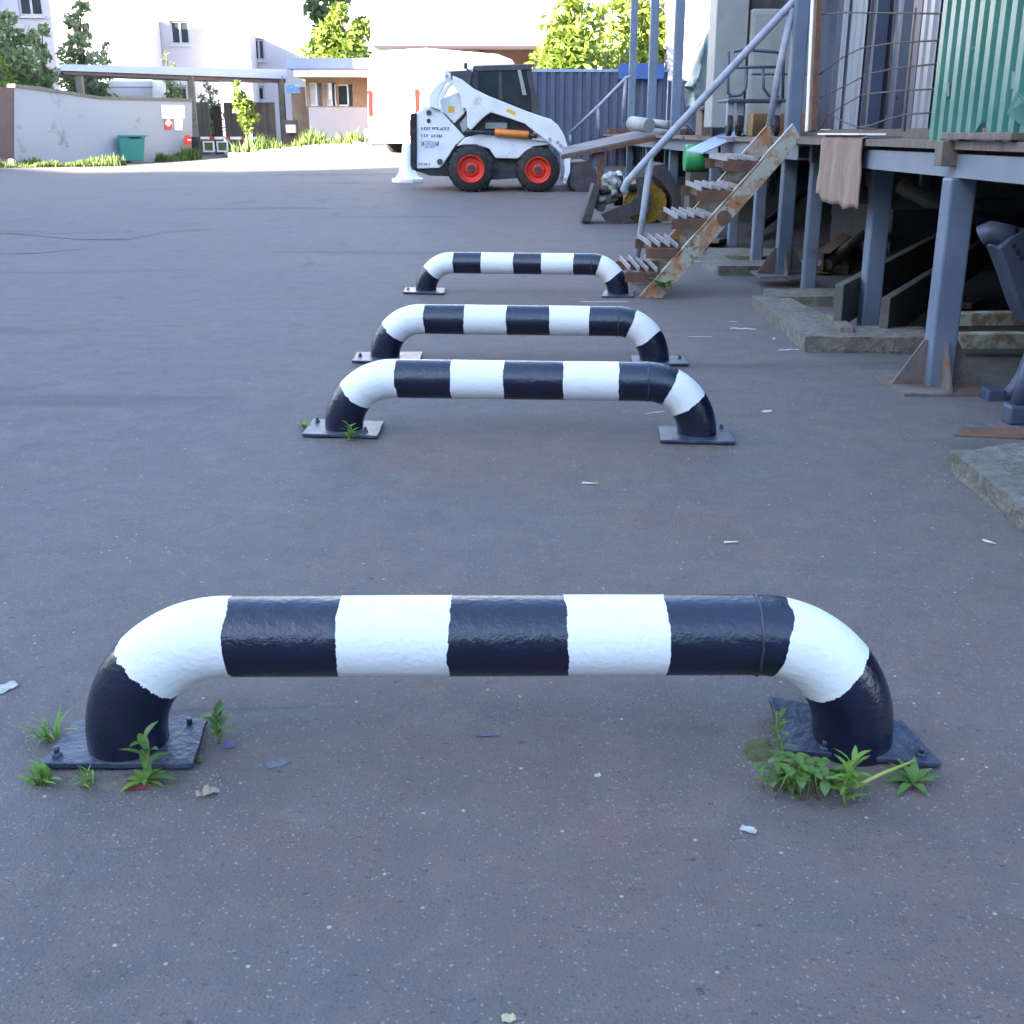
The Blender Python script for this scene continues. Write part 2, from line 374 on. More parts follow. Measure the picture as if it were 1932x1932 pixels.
# unseen block added behind left, roofline stepped to fit the yard's shade edge
def lp(s, a): p = LH*a + V((LH.y, -LH.x, 0))*s; return p
D0 = -42; te = math.tan(SUN_EL)
def shade_h(a): return (a-D0)*te
bk = thing('yard_shade_block', 'unseen tall grey block added behind the viewer to shade the yard', 'building', lp(-10, D0))
def lprism(prof, depth):
    b = new(); prism(b, [lp(s, D0)+V((0, 0, h)) for s, h in prof], -LH*depth); return b
hA = shade_h(7.2); hB = shade_h(11.5); hC = shade_h(15)+.3
obj('wall', lprism([(-75, -.5), (-75, hA-2), (-44, hA-.6), (-33, hA+.2), (-25.5, hB-.6), (-24.2, hB), (-24.0, shade_h(26.5)), (-19, shade_h(29)), (30, shade_h(30)), (30, -.5)], 10), m_bldg, bk)
b = new()
for s in range(-70, 30, 4):
    for h in (2, 5.5, 9, 12.5):
        p = lp(s, D0+.02)+V((0, 0, h)); t = V((LH.y, -LH.x, 0))
        prism(b, [p, p+t*1.6, p+t*1.6+V((0, 0, 1.7)), p+V((0, 0, 1.7))], LH*.03)
o = obj('window', b, m_glassd, bk); o['kind'] = 'stuff'
# unseen building on the left, placed and sized to shade the gate wall
sb = thing('side_shade_building', 'unseen grey flat roofed building left of the gate wall, sized to shade it', 'building', (-30, 36, zg(-30, 36)))
b = new(); box(b, (-38, 33.6, -.2), (-24, 42, 13)); obj('wall', b, m_bldg, sb)

shd = thing('reflection_blocker', 'long dark unseen block added behind the viewer to cut warm sky reflections', 'building', (10, -30, 0))  # added mass hides the low warm sky from glossy reflections
b = new(); box(b, (-18, -36, -.2), (45, -27, 8.5)); obj('wall', b, M('blocker_wall_dark', (.10, .085, .08), .9, (.13, .11, .10), 2), shd)
b = new(); prism(b, [(-18.3, -26.6, 8.5), (-18.3, -31.5, 11), (-18.3, -36.4, 8.5)], (63.6, 0, 0)); obj('roof', b, M('blocker_roof_dark', (.06, .065, .075), .8), shd)
# ------------------------------------------------------------------ barriers
def barrier(label, pl, pr, cy_px, breaks, plates, la=.5, ra=.58, mound=None, rad=None):
    """pl, pr: pixels of the leg centres on the ground; cy_px pixel height of the rail axis; breaks: pixel x of paint edges on the rail"""
    a, c = G(*pl), G(*pr)
    root = thing('pipe_barrier', label, 'barrier', (a+c)/2, 'striped pipe barriers in a row')
    d = (c-a); d.z = 0; Ln = d.length; d.normalize()
    mid = (a+c)/2; zc = PY(966, cy_px, mid.y).z
    r = rad or .0805*Ln/1.484; Re = 1.33*2*r
    Re = min(Re, zc-.015)
    pts, arc = [], []
    def add(p): pts.append(p)
    up = V((0, 0, 1))
    n1 = 4
    for i in range(n1): add(a + up*(-.005 + (zc-Re)*i/n1))
    ne = 40
    for i in range(ne+1):
        t = math.pi/2*i/ne; add(a + d*(Re*(1-math.cos(t))) + up*(zc-Re+Re*math.sin(t)))
    ns = 60
    for i in range(1, ns): add(a + d*(Re+(Ln-2*Re)*i/ns) + up*zc)
    for i in range(ne+1):
        t = math.pi/2*(1-i/ne); add(c - d*(Re*(1-math.cos(t))) + up*(zc-Re+Re*math.sin(t)))
    for i in range(1, n1+1): add(c + up*((zc-Re)*(1-i/n1)-.005*(i/n1)))
    s = [0]
    for i in range(1, len(pts)): s.append(s[-1]+(pts[i]-pts[i-1]).length)
    eL = zc-Re+.005; el = Re*math.pi/2; tot = s[-1]
    # break arc lengths
    bs = [eL+el*la]
    for x in breaks:
        q = PY(x, cy_px, mid.y); along = (q-a).dot(d)
        if along < Re: bs.append(eL + Re*math.acos(max(0, 1-along/Re)))
        elif along > Ln-Re: bs.append(eL+el+(Ln-2*Re)+Re*(math.pi/2-math.acos(max(0, 1-(Ln-along)/Re))))
        else: bs.append(eL+el+(along-Re))
    bs.append(tot-eL-el*(1-ra))
    bs = [-.2]+bs+[tot+.2]
    def st(x):
        for i in range(len(bs)-1):
            if x <= bs[i+1]:
                # keep metric scale near the edges so noise is even
                t = (x-bs[i])/(bs[i+1]-bs[i]); return i+t
        return len(bs)-1
    b = new(); rnd = random.Random(len(label))
    rr = [r*(1+.012*noise.noise(V((x*6, 3.1, len(label))))) for x in s]
    lay = b.verts.layers.float.new('stripe')
    rings = tube(b, pts, rr, 48)
    for i, ring in enumerate(rings):
        for v in ring: v[lay] = st(s[i])
    obj('rail', b, m_barr, root)
    # weld seam where the elbow meets the straight pipe
    for k, (p, side) in enumerate(((c - d*Re + up*zc, 1),)):
        b = new(); ringp = []
        for q in range(33):
            t = q*2*math.pi/32; ringp.append(p + V((0, 1, 0))*math.cos(t)*r*1.004 + up*math.sin(t)*r*1.004 + d*(.003*noise.noise(V((q*.8, k, 1)))))
        tube(b, ringp, [.0028+.002*noise.noise(V((q*1.3, 5, k))) for q in range(33)], 6, False)
        obj('weld_seam', b, m_paintspot if side == 1 else m_wht, root)
    for k, poly in enumerate(plates):
        pp = [G(*q) for q in poly[0]]
        for i, dz in enumerate(poly[1]): pp[i].z += .012+dz
        b = new()
        cen = sum(pp, V())/len(pp)
        # subdivide the plate so that it can bend
        n = 6; vt = []
        for i in range(n+1):
            row = []
            for j in range(n+1):
                u, v_ = i/n, j/n
                p = pp[0]*(1-u)*(1-v_)+pp[1]*u*(1-v_)+pp[2]*u*v_+pp[3]*(1-u)*v_
                row.append(b.verts.new(p+V((.003*noise.noise(V((i*2.1, j*1.3, k))), .003*noise.noise(V((i*1.1, j*2.3, k+5))), .002*noise.noise(V((i, j, k+9)))))))
            vt.append(row)
        for i in range(n):
            for j in range(n): b.faces.new((vt[i][j], vt[i+1][j], vt[i+1][j+1], vt[i][j+1]))
        pl_o = obj('base_plate', b, m_plate, root, solid=.012, bevel=.002)
        for q in poly[2]:
            g = G(*q); bb = new()
            tube(bb, [g+V((0, 0, .012)), g+V((0, 0, .026))], .011, 6); tube(bb, [g+V((0, 0, .026)), g+V((0, 0, .038))], .006, 8)
            obj('bolt', bb, m_plate, pl_o)
    return root
barrier('nearest striped barrier, large in the foreground, with weeds around both base plates', (245, 1414), (1604, 1408), 1199, [440, 645, 850, 1068, 1252, 1470],
        [[[(78, 1455), (365, 1455), (397, 1368), (145, 1374)], (0, .0, .012, 0), [(110, 1440), (360, 1385)]],
         [[(1478, 1428), (1775, 1455), (1702, 1374), (1447, 1362)], (0, 0, .0, .045), [(1735, 1440), (1555, 1428)]]], la=.50, ra=.56)
barrier('second striped barrier from the viewer, with a bolt standing up on its left base plate', (650, 814), (1314, 824), 717, [748, 853, 952, 1063, 1166, 1262],
        [[[(569, 826), (712, 830), (725, 802), (592, 798)], (0, 0, 0, 0), [(599, 803), (690, 822)]],
         [[(1246, 838), (1387, 841), (1372, 812), (1242, 811)], (0, 0, 0, 0), [(1360, 816)]]], la=.47, ra=.6)
barrier('third striped barrier, right behind the second, its left leg scuffed', (727, 677), (1234, 684), 604, [801, 877, 957, 1037, 1111, 1190],
        [[[(664, 686), (790, 690), (798, 669), (674, 670)], (0, 0, 0, 0), [(680, 678)]],
         [[(1195, 692), (1299, 692), (1288, 677), (1190, 676)], (0, 0, 0, 0), [(1282, 682)]]], la=.46, ra=.6)
barrier('farthest striped barrier, its right leg beside the foot of the rusty stairs', (804, 551), (1166, 556), 497, [855, 908, 970, 1022, 1083, 1130],
        [[[(760, 555), (838, 557), (840, 547), (766, 546)], (0, 0, 0, 0), [(770, 550)]],
         [[(1135, 562), (1196, 562), (1196, 550), (1140, 550)], (-.004, -.004, -.004, -.004), []]], la=.45, ra=.6)

# ------------------------------------------------------------------ loading platform
EX = 2.1                                                                    # front edge of the deck
plat = thing('loading_platform', 'raised wooden loading deck on blue grey steel posts along the right side', 'platform', (EX, 12, 0))
rnd = random.Random(3)
b = new(); x = EX-.03
while x < 6.4:
    wd = rnd.uniform(.15, .2); y = 3.2-rnd.uniform(0, 2)
    while y < 27:
        ln = rnd.uniform(2.2, 4); dz = rnd.uniform(-.006, .004); jx = rnd.uniform(-.025, .012) if x < EX else 0
        prism(b, [(x+jx, y, 1.122+dz), (x+wd-.01, y, 1.122+dz), (x+wd-.01, y+ln-.01, 1.125+dz), (x+jx+rnd.uniform(-.02, .02), y+ln-.01, 1.125+dz)], (0, 0, .038)); y += ln
    x += wd
obj('deck_board', b, m_wood, plat)
def chan(y0, y1, x, z0, z1, m=None):
    b = new(); box(b, (x, y0, z0), (x+.012, y1, z1)); box(b, (x+.012, y0, z1-.012), (x+.09, y1, z1-.001)); box(b, (x+.012, y0, z0+.001), (x+.09, y1, z0+.012))
    return obj('edge_beam', b, m or m_bluel, plat)
chan(3.2, 7.25, 2.075, 1.0, 1.105); chan(8.9, 12.2, 2.13, 1.005, 1.115); chan(12.5, 27, 2.15, .98, 1.115)
for yy in (3.6, 5.6, 7.1, 8.8, 9.6, 11.4, 13.2, 15, 16.7, 19.6, 23):
    b = new(); box(b, (2.2, yy-.04, .99), (6.3, yy+.04, 1.118)); obj('cross_beam', b, m_dark, plat)
def post(x, y, z1, wdt=.115, base=0., plate=None, top=None):
    b = new(); z0 = zg(x, y)+base
    box(b, (x-wdt/2, y-wdt/2, z0), (x+wdt/2, y+wdt/2, z1))
    p = obj('post', b, m_blue, plat, bevel=.012)
    if plate:
        s = plate; b = new(); box(b, (x-s, y-s, z0-.002), (x+s, y+s, z0+.014)); obj('base_plate', b, m_gusset, p)
        for dx, dy in ((-1, 0), (1, 0), (0, -1), (0, 1)):
            q = V((x+dx*(wdt/2), y+dy*(wdt/2), z0+.0145)); e = V((dx, dy, 0)); t = V((-dy, dx, 0))*.012
            b = new(); prism(b, [q-t/2, q+e*(s-wdt/2-.01)-t/2, q+e*.02+V((0, 0, s*.95))-t/2, q+V((0, 0, s*.95))-t/2], t)
            obj('gusset', b, m_gusset, p)
    return p
gA, gB, gC, gD, gE = G(1756, 733), G(1640, 630), G(1526, 558), G(1472, 538), G(1428, 498)
post(gA.x+.04, gA.y+.05, 1.0, .125, plate=.23)
post(gB.x, gB.y+.05, 1.0, .115, base=.0); post(gC.x, gC.y+.05, 1.12, .10)
post(gD.x+.02, gD.y+.06, 4.4, .115, base=.075, plate=.22)
post(gE.x, gE.y+.05, .98, .105)
for yy in (13.25, 16.75, 19.7, 23.0): post(2.27, yy, 4.4, .13)
gF = G(1381, 465); post(gF.x, gF.y, .98, .105)
for yy in (14.6, 15.5, 18.1, 21.2): post(2.36, yy, .98, .10)
for yy in (5.6, 9.6, 13.2, 16.7, 21): post(4.6, yy, 1.0, .11)
b = new(); bar(b, (2.27, 9.5, 4.45), (2.27, 23.2, 4.45), .12, .1); obj('head_beam', b, m_blue, plat)
# warehouse wall behind the deck
wh = thing('warehouse', 'grey warehouse wall rising behind the loading deck on the right', 'building', (6.8, 14, 0))
b = new(); box(b, (6.5, 1, -.2), (7.1, 24.5, 1.5)); obj('plinth', b, m_pad, wh)
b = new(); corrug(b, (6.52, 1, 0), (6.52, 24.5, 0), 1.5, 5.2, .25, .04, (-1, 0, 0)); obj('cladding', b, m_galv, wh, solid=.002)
# under the deck: dirty concrete floor plus an end wall added to stop skylight
b = new(); box(b, (2.35, 3, -.05), (6.5, 24, .012)); box(b, (2.6, 24.02, -.1), (6.5, 24.2, 1.1)); struct('dirt_floor_and_light_stop', b, m_pad)

# concrete kerbs
def gp(l): return [G(*q) for q in l]
def slab(parts, label, name='concrete_kerb'):
    bs = []
    allp = [G(*q) for q in parts[0][0]]
    root = thing(name, label, 'kerb', sum(allp, V())/len(allp))
    for px, h in parts:
        b = new(); pp = gp(px)
        for p in pp: p.z = zg(p.x, p.y)-.02
        prism(b, pp, (0, 0, h+.02)); bmesh.ops.recalc_face_normals(b, faces=b.faces)
        bmesh.ops.triangulate(b, faces=b.faces); bmesh.ops.subdivide_edges(b, edges=b.edges, cuts=5, use_grid_fill=True)
        for v in b.verts:
            if v.co.z > 0: v.co += V((noise.noise(v.co*9), noise.noise(v.co*9+V((7, 0, 0))), .6*noise.noise(v.co*9+V((0, 9, 0)))))*.014
        obj('beam', b, m_conc, root)
slab([([(1787, 886), (2060, 1112), (2290, 1020), (1940, 868)], .075)], 'mossy concrete slab at the right edge, nearest to the viewer')
slab([([(1419, 580), (1518, 664), (1640, 664), (1490, 585)], .085), ([(1524, 664.5), (1746, 669), (1738, 645), (1580, 645)], .095), ([(1440, 578), (1700, 578), (1690, 562), (1440, 562)], .07)],
     'broken concrete kerb frame around the foot of the second row of posts')
slab([([(1324, 502), (1355, 520), (1398, 520), (1352, 492)], .08), ([(1358, 520.5), (1600, 520), (1590, 508), (1365, 508)], .085), ([(1330, 494), (1480, 496), (1480, 480), (1335, 478)], .06)],
     'smaller concrete kerb frame behind the stairs, farther under the deck')
# rusty plate lying on the kerb at the right edge
b = new(); pp = gp([(1796, 862), (1990, 872), (1990, 850), (1810, 846)]); prism(b, [p+V((0, 0, .082)) for p in pp], (0, 0, .006)); tag(obj('steel_plate', b, m_rust), 'thin rusty steel plate lying on the concrete slab at the right edge', 'plate')

# beams and scrap under the deck
def scrap(name, label, cat, p0, p1, wd, ht, m, group=None, ibeam=False):
    b = new()
    if ibeam:
        p0, p1 = V(p0), V(p1); d = (p1-p0).normalized(); s = d.cross(V((0, 0, 1))).normalized(); u = s.cross(d)
        bar(b, p0, p1, wd*.12, ht); bar(b, p0+u*ht*.53, p1+u*ht*.53, wd, ht*.07); bar(b, p0-u*ht*.53, p1-u*ht*.53, wd, ht*.07)
    else: bar(b, p0, p1, wd, ht)
    return tag(obj(name, b, m, bevel=0 if ibeam else .006), label, cat, group)
m_beam = M('grey_primer', (.085, .09, .085), .7, (.075, .058, .042), 5, .42, .6, bump=.2, col3=(.20, .11, .05), lo3=.62, hi3=.72)
q0 = PZ(1580, 590, .16)
scrap('steel_beam', 'grey girder leaning on the concrete kerb with a rusty lower end, upper of the pair', 'beam', q0+V((0, 0, .04)), PX(1850, 425, 4.3), .055, .26, m_beam, 'girders under the deck')
scrap('steel_beam', 'dark grey girder lying below the other one behind the post', 'beam', PZ(1668, 602, .15), PX(1880, 462, 4.2), .055, .25, m_beam, 'girders under the deck')
scrap('steel_beam', 'orange rusty girder slanting up in the dark under the deck', 'beam', PZ(1552, 496, .12), PX(1650, 415, 4.6), .12, .16, m_rust, 'girders under the deck', True)
scrap('timber_bar', 'peeling pale green timber bar under the deck, the upper one', 'timber', PZ(1778, 602, .18), V((4.4, PZ(1778, 602, .18).y+.05, .2)), .09, .075, m_peel, 'peeling timber bars')
a = PZ(1800, 642, .10); scrap('timber_bar', 'peeling pale green timber bar lying in front of the upper one', 'timber', a, V((4.2, a.y-.02, .11)), .09, .085, m_peel, 'peeling timber bars')
a = PZ(1598, 625, .1); scrap('wood_block', 'short grey wooden block wedged in the kerb frame', 'timber', PZ(1572, 600, .07), a, .08, .05, m_wood)
for i, (pa, pb, rr_, mm, lb) in enumerate(((PZ(1560, 500, .1), PX(1760, 330, 5.2), .05, m_beam, 'thin grey pipe slanting steeply up behind the girders'), (PZ(1680, 560, .1), PX(1640, 330, 4.4), .045, m_rust, 'rusty pipe leaning upright in the dark under the deck'),
        (PX(1700, 350, 3.6), PX(1930, 470, 4.4), .075, m_beam, 'wide grey tube running down to the right behind the front post'), (PZ(1420, 440, .1), PX(1560, 330, 5.6), .05, m_dark, 'dark pipe leaning deep under the deck behind the stairs'))):
    b = new(); tube(b, [pa, pb], rr_, 14); tag(obj('scrap_pipe', b, mm), lb, 'pipe', 'pipes under the deck')
for i, (x0, y0, x1, y1, X1, lb) in enumerate(((1790, 575, 1900, 540, 5.6, 'flat dark plank lying deep under the deck'), (1330, 455, 1420, 440, 4.8, 'brown plank lying under the deck behind the stairs'))):
    scrap('plank', lb, 'plank', PZ(x0, y0, .1), PX(x1, y1, X1), .3, .04, m_wood)
b = new(); box(b, (3.4, 10.5, .012), (6, 12.5, .55)); tag(obj('crate', b, m_pad, bevel=.01), 'large weathered wooden crate in the dark far under the deck', 'crate')

# blue machine stand at the right edge
mY = PX(1890, 600, 2.42).y
def s2p(a, c, Y): return PY(*s2(a, c), Y)
ms = thing('machine_stand', 'dark blue cast machine stand with bolt holes and curved feet at the right edge', 'machine', s2p(1932, 1500, 5.4))
mY = 5.35
b = new(); prism(b, [s2p(*q, mY) for q in ((1760, 480), (1850, 400), (1960, 350), (2150, 400), (2200, 900), (1960, 1000), (1900, 870), (1830, 660))], (0, .16, 0)); ob = obj('web_plate', b, m_navy, ms, bevel=.01)
b = new(); tube(b, [s2p(1640, 400, mY+.1), s2p(1700, 370, mY+.08), s2p(1850, 400, mY+.06)], .052, 16); obj('hub', b, m_navy, ms, bevel=.004)
b = new()
for q in ((1865, 465), (1892, 507), (1920, 548)):
    p = s2p(*q, mY-.004); tube(b, [p, p+V((0, .008, 0))], .011, 14)
obj('bolt_hole', b, m_black, ob)
b = new(); pts = [s2p(*q, mY-.05) for q in ((1720, 1505), (1800, 1495), (1870, 1430), (1932, 1330), (2000, 1150), (2040, 900))]
tube(b, pts, .032, 12); obj('foot', b, m_navy, ms)
b = new(); p = s2p(1710, 1545, mY-.05); box(b, (p.x-.045, p.y-.05, p.z), (p.x+.045, p.y+.05, p.z+.08)); obj('foot_pad', b, m_navy, ms, bevel=.01)
gq = G(*s2(1905, 1690)); b = new(); box(b, (gq.x-.05, gq.y, 0), (gq.x+.06, gq.y+.09, .085)); obj('foot_pad', b, m_navy, ms, bevel=.012)
b = new(); tube(b, [gq+V((0, .045, .08)), gq+V((.02, .05, .2)), gq+V((.12, .1, .5)), gq+V((.3, .3, .8))], .035, 12); obj('foot', b, m_navy, ms)

# ------------------------------------------------------------------ stairs
YN, YF = G(1222, 563).y, G(1222, 563).y+.86
st = thing('metal_staircase', 'rusty steel stairs with peeling cream stringers leading up to the loading deck', 'stairs', (1.4, YN+.4, 0))
n0, n1 = PY(1222, 563, YN), PY(1493, 247, YN); n0.z = .015
def stringer(y, ext=0):
    p0 = V((n0.x, y, 0)); p1 = V((n1.x, y, 1.19)); d = (p1-p0).normalized(); u = V((-d.z, 0, d.x)); hh = .085
    f0 = V((p0.x-.03, y, .004)); 
    b = new()
    prism(b, [V((p0.x-.05, y, .002)), V((p0.x+.11, y, .002)), p1+V((.08, 0, -.04)), p1+V((.02, 0, .06))], (0, .012, 0))
    lip = .05; a0 = V((p0.x-.05, y, .003)); a1 = p1+V((.02, 0, .06))
    b2 = new(); prism(b2, [a0+V((-.005, 0, .004)), a1+V((-.005, 0, .004)), a1+V((-.011, 0, .011)), a0+V((-.011, 0, .011))], (0, lip, 0))
    o = obj('stringer', b, m_string, st); obj('flange', b2, m_string, o)
    return a0, a1
A0, A1 = stringer(YN); stringer(YF)
ts = [s1(*q) for q in ((700, 1255), (900, 1060), (1130, 820), (1320, 590), (1540, 345))]
nst = 5
for i, (tx, ty) in enumerate(ts):
    pn = PY(tx, ty, YN); z = pn.z; xc = A0.x + (A1.x-A0.x)*((z-A0.z)/(A1.z-A0.z))
    x0, x1 = xc-.27, xc+.02
    b = new()
    for k in range(5 if i in (2, 3) else 4):
        xx = x0+.02+k*.066+rnd.uniform(-.006, .006); tl = rnd.uniform(-.006, .01)
        bar(b, (xx, YN+.03, z+.018+tl), (xx+rnd.uniform(-.006, .006), YF-.01, z+.018+rnd.uniform(-.004, .012)), .011, .034)
    t = obj('tread', b, m_slat, st)
    b = new()
    for yy in (YN+.02, YF-.05):
        box(b, (x0-.02, yy, z-.075), (x1+.04, yy+.008, z-.001)); box(b, (x0-.02, yy+.008, z-.009), (x1+.04, yy+.045, z-.001))
    box(b, (x0+.05, YN+.07, z-.06), (x0+.058, YF-.06, z-.012))
    obj('tread_bracket', b, m_rust, t)
b = new(); tube(b, [A0.lerp(A1, .50)+V((.06, -.012, -.03)), A0.lerp(A1, .50)+V((.06, .03, -.03))], .055, 14); obj('weld_patch', b, m_rust, st)
YR = YF+.03
rail = [PY(*s1(515, 610), YR), PY(*s1(495, 575), YR), PY(*s1(520, 520), YR), PY(1228, 293, YR), PY(1380, 128, YR), PY(1500, 0, YR), PY(1580, -85, YR)]
b = new(); tube(b, rail, .030, 14); obj('handrail', b, m_rail, st)
b = new(); tube(b, [PY(1199, 505, YR), PY(1214, 400, YR), PY(1228, 292, YR)], .027, 12); obj('rail_post', b, m_rail, st)
b = new(); tube(b, [PY(1449, 250, YR), PY(1470, 130, YR), PY(1495, 15, YR)], .027, 12); obj('rail_post', b, m_rail, st)

# ------------------------------------------------------------------ things on the deck
DZ = 1.168
m_sheen = M('reflected_light_zinc', (.30, .31, .33), .3, (.22, .24, .28), 2, .4, .65, metal=.2, bump=.1, bscale=6, stretch=(1, 1, .3))  # lighter zinc carries reflected brightness in its colour
# rebar mesh panel
rm = thing('rebar_mesh', 'sagging rusty rebar mesh hung between the steel post and the green sheet', 'mesh', (2.2, 8, DZ))
m_wire = M('dark_rusty_wire', (.085, .06, .05), .85, (.12, .08, .06), 20)
def r5x(a, c, X): return PX(*r5(a, c), X)
for row in (((400, 110), (560, 95), (950, 100), (1370, 105)), ((370, 570), (560, 430), (700, 365), (950, 325), (1340, 305)), ((380, 745), (620, 630), (740, 565), (950, 520), (1330, 480)),
            ((440, 880), (560, 800), (700, 720), (1000, 690), (1310, 675)), ((660, 970), (760, 955), (900, 905), (1050, 870), (1290, 855)), ((430, 850), (560, 930), (660, 965), (800, 985))):
    b = new(); tube(b, [r5x(*q, 2.2) for q in row], .0048, 6); obj('wire', b, m_wire, rm)
for col in (((805, -20), (770, 300), (740, 560), (710, 980)), ((955, -20), (920, 400), (880, 880)), ((1110, 60), (1065, 500), (1020, 1000)), ((430, 850), (400, 960), (350, 1000))):
    b = new(); tube(b, [r5x(*q, 2.205) for q in col], .0055, 6); obj('wire', b, m_wire, rm)
# rusty white timber/channel next to the main post
px_ = r5x(345, 0, 2.16); b = new(); p0, p1 = r5x(295, 1000, 2.16), r5x(345, -60, 2.16)
bar(b, p0, p1, .045, .07, (0, 1, 0)); oo = tag(obj('door_jamb', b, m_sign), 'flaking white timber upright with a rusty side beside the steel post', 'upright')
b = new(); bar(b, p0+V((0, -.09, 0)), p1+V((0, -.09, .03)), .04, .08, (0, 1, 0)); tag(obj('angle_iron', b, m_rust), 'rust coated angle iron standing against the white upright', 'angle iron')
# galvanised panels behind the mesh
gx = 3.0
gz = thing('metal_partition', 'grey profiled metal partition behind the rusty rebar mesh', 'partition', (gx, 9, DZ))
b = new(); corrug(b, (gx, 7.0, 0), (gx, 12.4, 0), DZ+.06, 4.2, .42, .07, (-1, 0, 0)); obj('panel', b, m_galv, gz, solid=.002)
b = new(); box(b, (gx-.16, 7.0, DZ-.003), (gx+.05, 12.4, DZ+.058)); obj('sill', b, m_wood, gz)
for yy in (8.0, 9.6): 
    b = new(); box(b, (gx-.17, yy, DZ+.06), (gx-.075, yy+.09, 4.2)); obj('stud', b, m_navy, gz)
p = r5x(965, 745, gx-.08); b = new(); tube(b, [p, p+V((-.01, 0, 0))], .02, 10); obj('bolt_hole', b, m_black, gz)
for xa_, xb_ in ((545, 575), (612, 715), (1150, 1265)):  # paler raised strips stand for bright bands reflected in the sheet
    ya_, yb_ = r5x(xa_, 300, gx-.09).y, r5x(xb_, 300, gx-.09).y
    b = new(); corrug(b, (gx-.085, yb_, 0), (gx-.085, ya_, 0), DZ+.06, 4.1, max(.12, (ya_-yb_)/2.0), .018, (-1, 0, 0)); obj('reflection_band', b, m_sheen, gz, solid=.002)
# green corrugated sheet at deck edge
gs = r5x(1262, 1030, 2.12); ge = gs.y
b = new(); corrug(b, (2.12, 3.3, 0), (2.12, ge, 0), DZ-.005, 3.4, .118, .034, (-1, 0, 0), 'trap', rag=lambda s: .02*noise.noise(V((s*7, 1, 2))) + (.10*max(0, 1-abs(s-(ge-3.3-.66))/.12)))
gs_o = thing('green_metal_sheet', 'green corrugated metal sheet standing on the deck edge, its bottom corner torn', 'metal sheet', (2.12, (ge+3.3)/2, DZ))
obj('sheet', b, m_green, gs_o, solid=.002)
b = new()
for k, q in enumerate(((1360, 680), (1860, 610), (1790, 760))):
    p = r5x(*q, 2.092); prism(b, [p+V((0, -.018, -.03)), p+V((0, .018, -.035)), p+V((-.006, .016, .035)), p+V((-.006, -.012, .03))], (-.003, 0, 0))
obj('paint_scar', b, m_film, gs_o)
b = new(); p = r5x(1890, 800, 2.06); prism(b, [p+V((0, .10, -.03)), p+V((-.03, -.05, .05)), p+V((-.05, -.2, .02)), p+V((0, -.1, -.09))], (-.004, 0, 0)); obj('torn_flap', b, m_green, gs_o)
# carpet piece hung over the edge
b = new(); cx_ = 2.035; tl, tr = PX(*r5(412, 1045), cx_), PX(*r5(715, 1045), cx_); bt = PX(*r5(560, 1570), cx_).z
N, K = 24, 14; vt = []
for i in range(N+1):
    t = i/N; yy = tl.y+(tr.y-tl.y)*t; row = []
    zb = bt+.03*noise.noise(V((t*7, 2, 1)))+(.05 if t < .12 else 0)
    row.append(b.verts.new((cx_+.22, yy, 1.176))); row.append(b.verts.new((cx_+.02, yy, 1.182)))
    for k in range(K+1):
        s_ = k/K; zz = 1.165+(zb-1.165)*s_; row.append(b.verts.new((cx_-.012-.02*s_*math.sin(t*17+s_)-.012*noise.noise(V((t*9, s_*3, 4))), yy+.02*s_*(t-.5), zz)))
    vt.append(row)
for i in range(N):
    for k in range(len(vt[0])-1):
        f = b.faces.new((vt[i][k], vt[i][k+1], vt[i+1][k+1], vt[i+1][k])); f.smooth = True
tag(obj('carpet_scrap', b, m_cloth, solid=.008), 'brown ribbed carpet scrap hung over the deck edge', 'carpet')
b = new(); p = PX(*r5(560, 1020), 2.05); box(b, (2.0, tr.y, 1.186), (2.16, tl.y+.05, 1.196)); tag(obj('white_strip', b, m_sign), 'narrow white strip laid on top of the brown carpet scrap', 'strip')
p = PX(*r5(1320, 1080), 2.02); b = new(); box(b, (2.0, p.y-.05, 1.05), (2.1, p.y+.05, 1.164)); box(b, (2.02, p.y-.75, 1.17), (2.12, p.y+.04, 1.2)); tag(obj('wood_block', b, m_wood, bevel=.004), 'small wooden block and batten under the green sheet', 'timber')
# cabinet, trolley, film, crates
cY = 12.2
def cb(a, c, Y=None): return PY(*r4(a, c), Y or cY)
cab = thing('steel_cabinet', 'tall pale enamel cabinet standing on the deck behind the blue trolley', 'cabinet', (3, cY, DZ))
a, c = cb(1490, 940), cb(1850, 70)
b = new(); box(b, (a.x, cY, DZ), (c.x+.25, cY+.6, c.z)); obj('body', b, m_cab, cab, bevel=.02)
b = new(); box(b, (a.x+.03, cY-.022, DZ+.09), (c.x+.22, cY-.002, c.z-.62)); obj('door', b, m_cab, cab, bevel=.006)
b = new(); box(b, (a.x+.03, cY-.022, c.z-.6), (c.x+.22, cY-.002, c.z-.04)); obj('door', b, m_cab, cab, bevel=.006)
b = new(); box(b, (a.x-.34, cY+.05, DZ+.08), (a.x-.02, cY+.5, c.z+.2)); tag(obj('enamel_panel', b, m_cab, bevel=.01), 'narrow cream locker standing left of the tall enamel cabinet', 'locker')
q = cb(1530, 940); b = new(); box(b, (q.x-.03, cY-.28, DZ), (q.x+.5, cY-.05, cb(1530, 945).z+.02)); tag(obj('wood_beam', b, m_woodp, bevel=.006), 'short orange brown wooden beam on the deck in front of the cabinet', 'timber')
b = new(); q, q2 = cb(1530, 60, 12.3), cb(1800, -60, 12.3); box(b, (q.x, 12.32, c.z), (q2.x+.3, 12.7, c.z+.6)); tag(obj('dark_box', b, m_dark, bevel=.01), 'dark box on top of the tall enamel cabinet', 'box')
tY = 11.4
tr_ = thing('hand_trolley', 'blue tubular hand trolley on rubber wheels parked on the deck', 'trolley', PY(*r4(1560, 990), tY))
b = new()
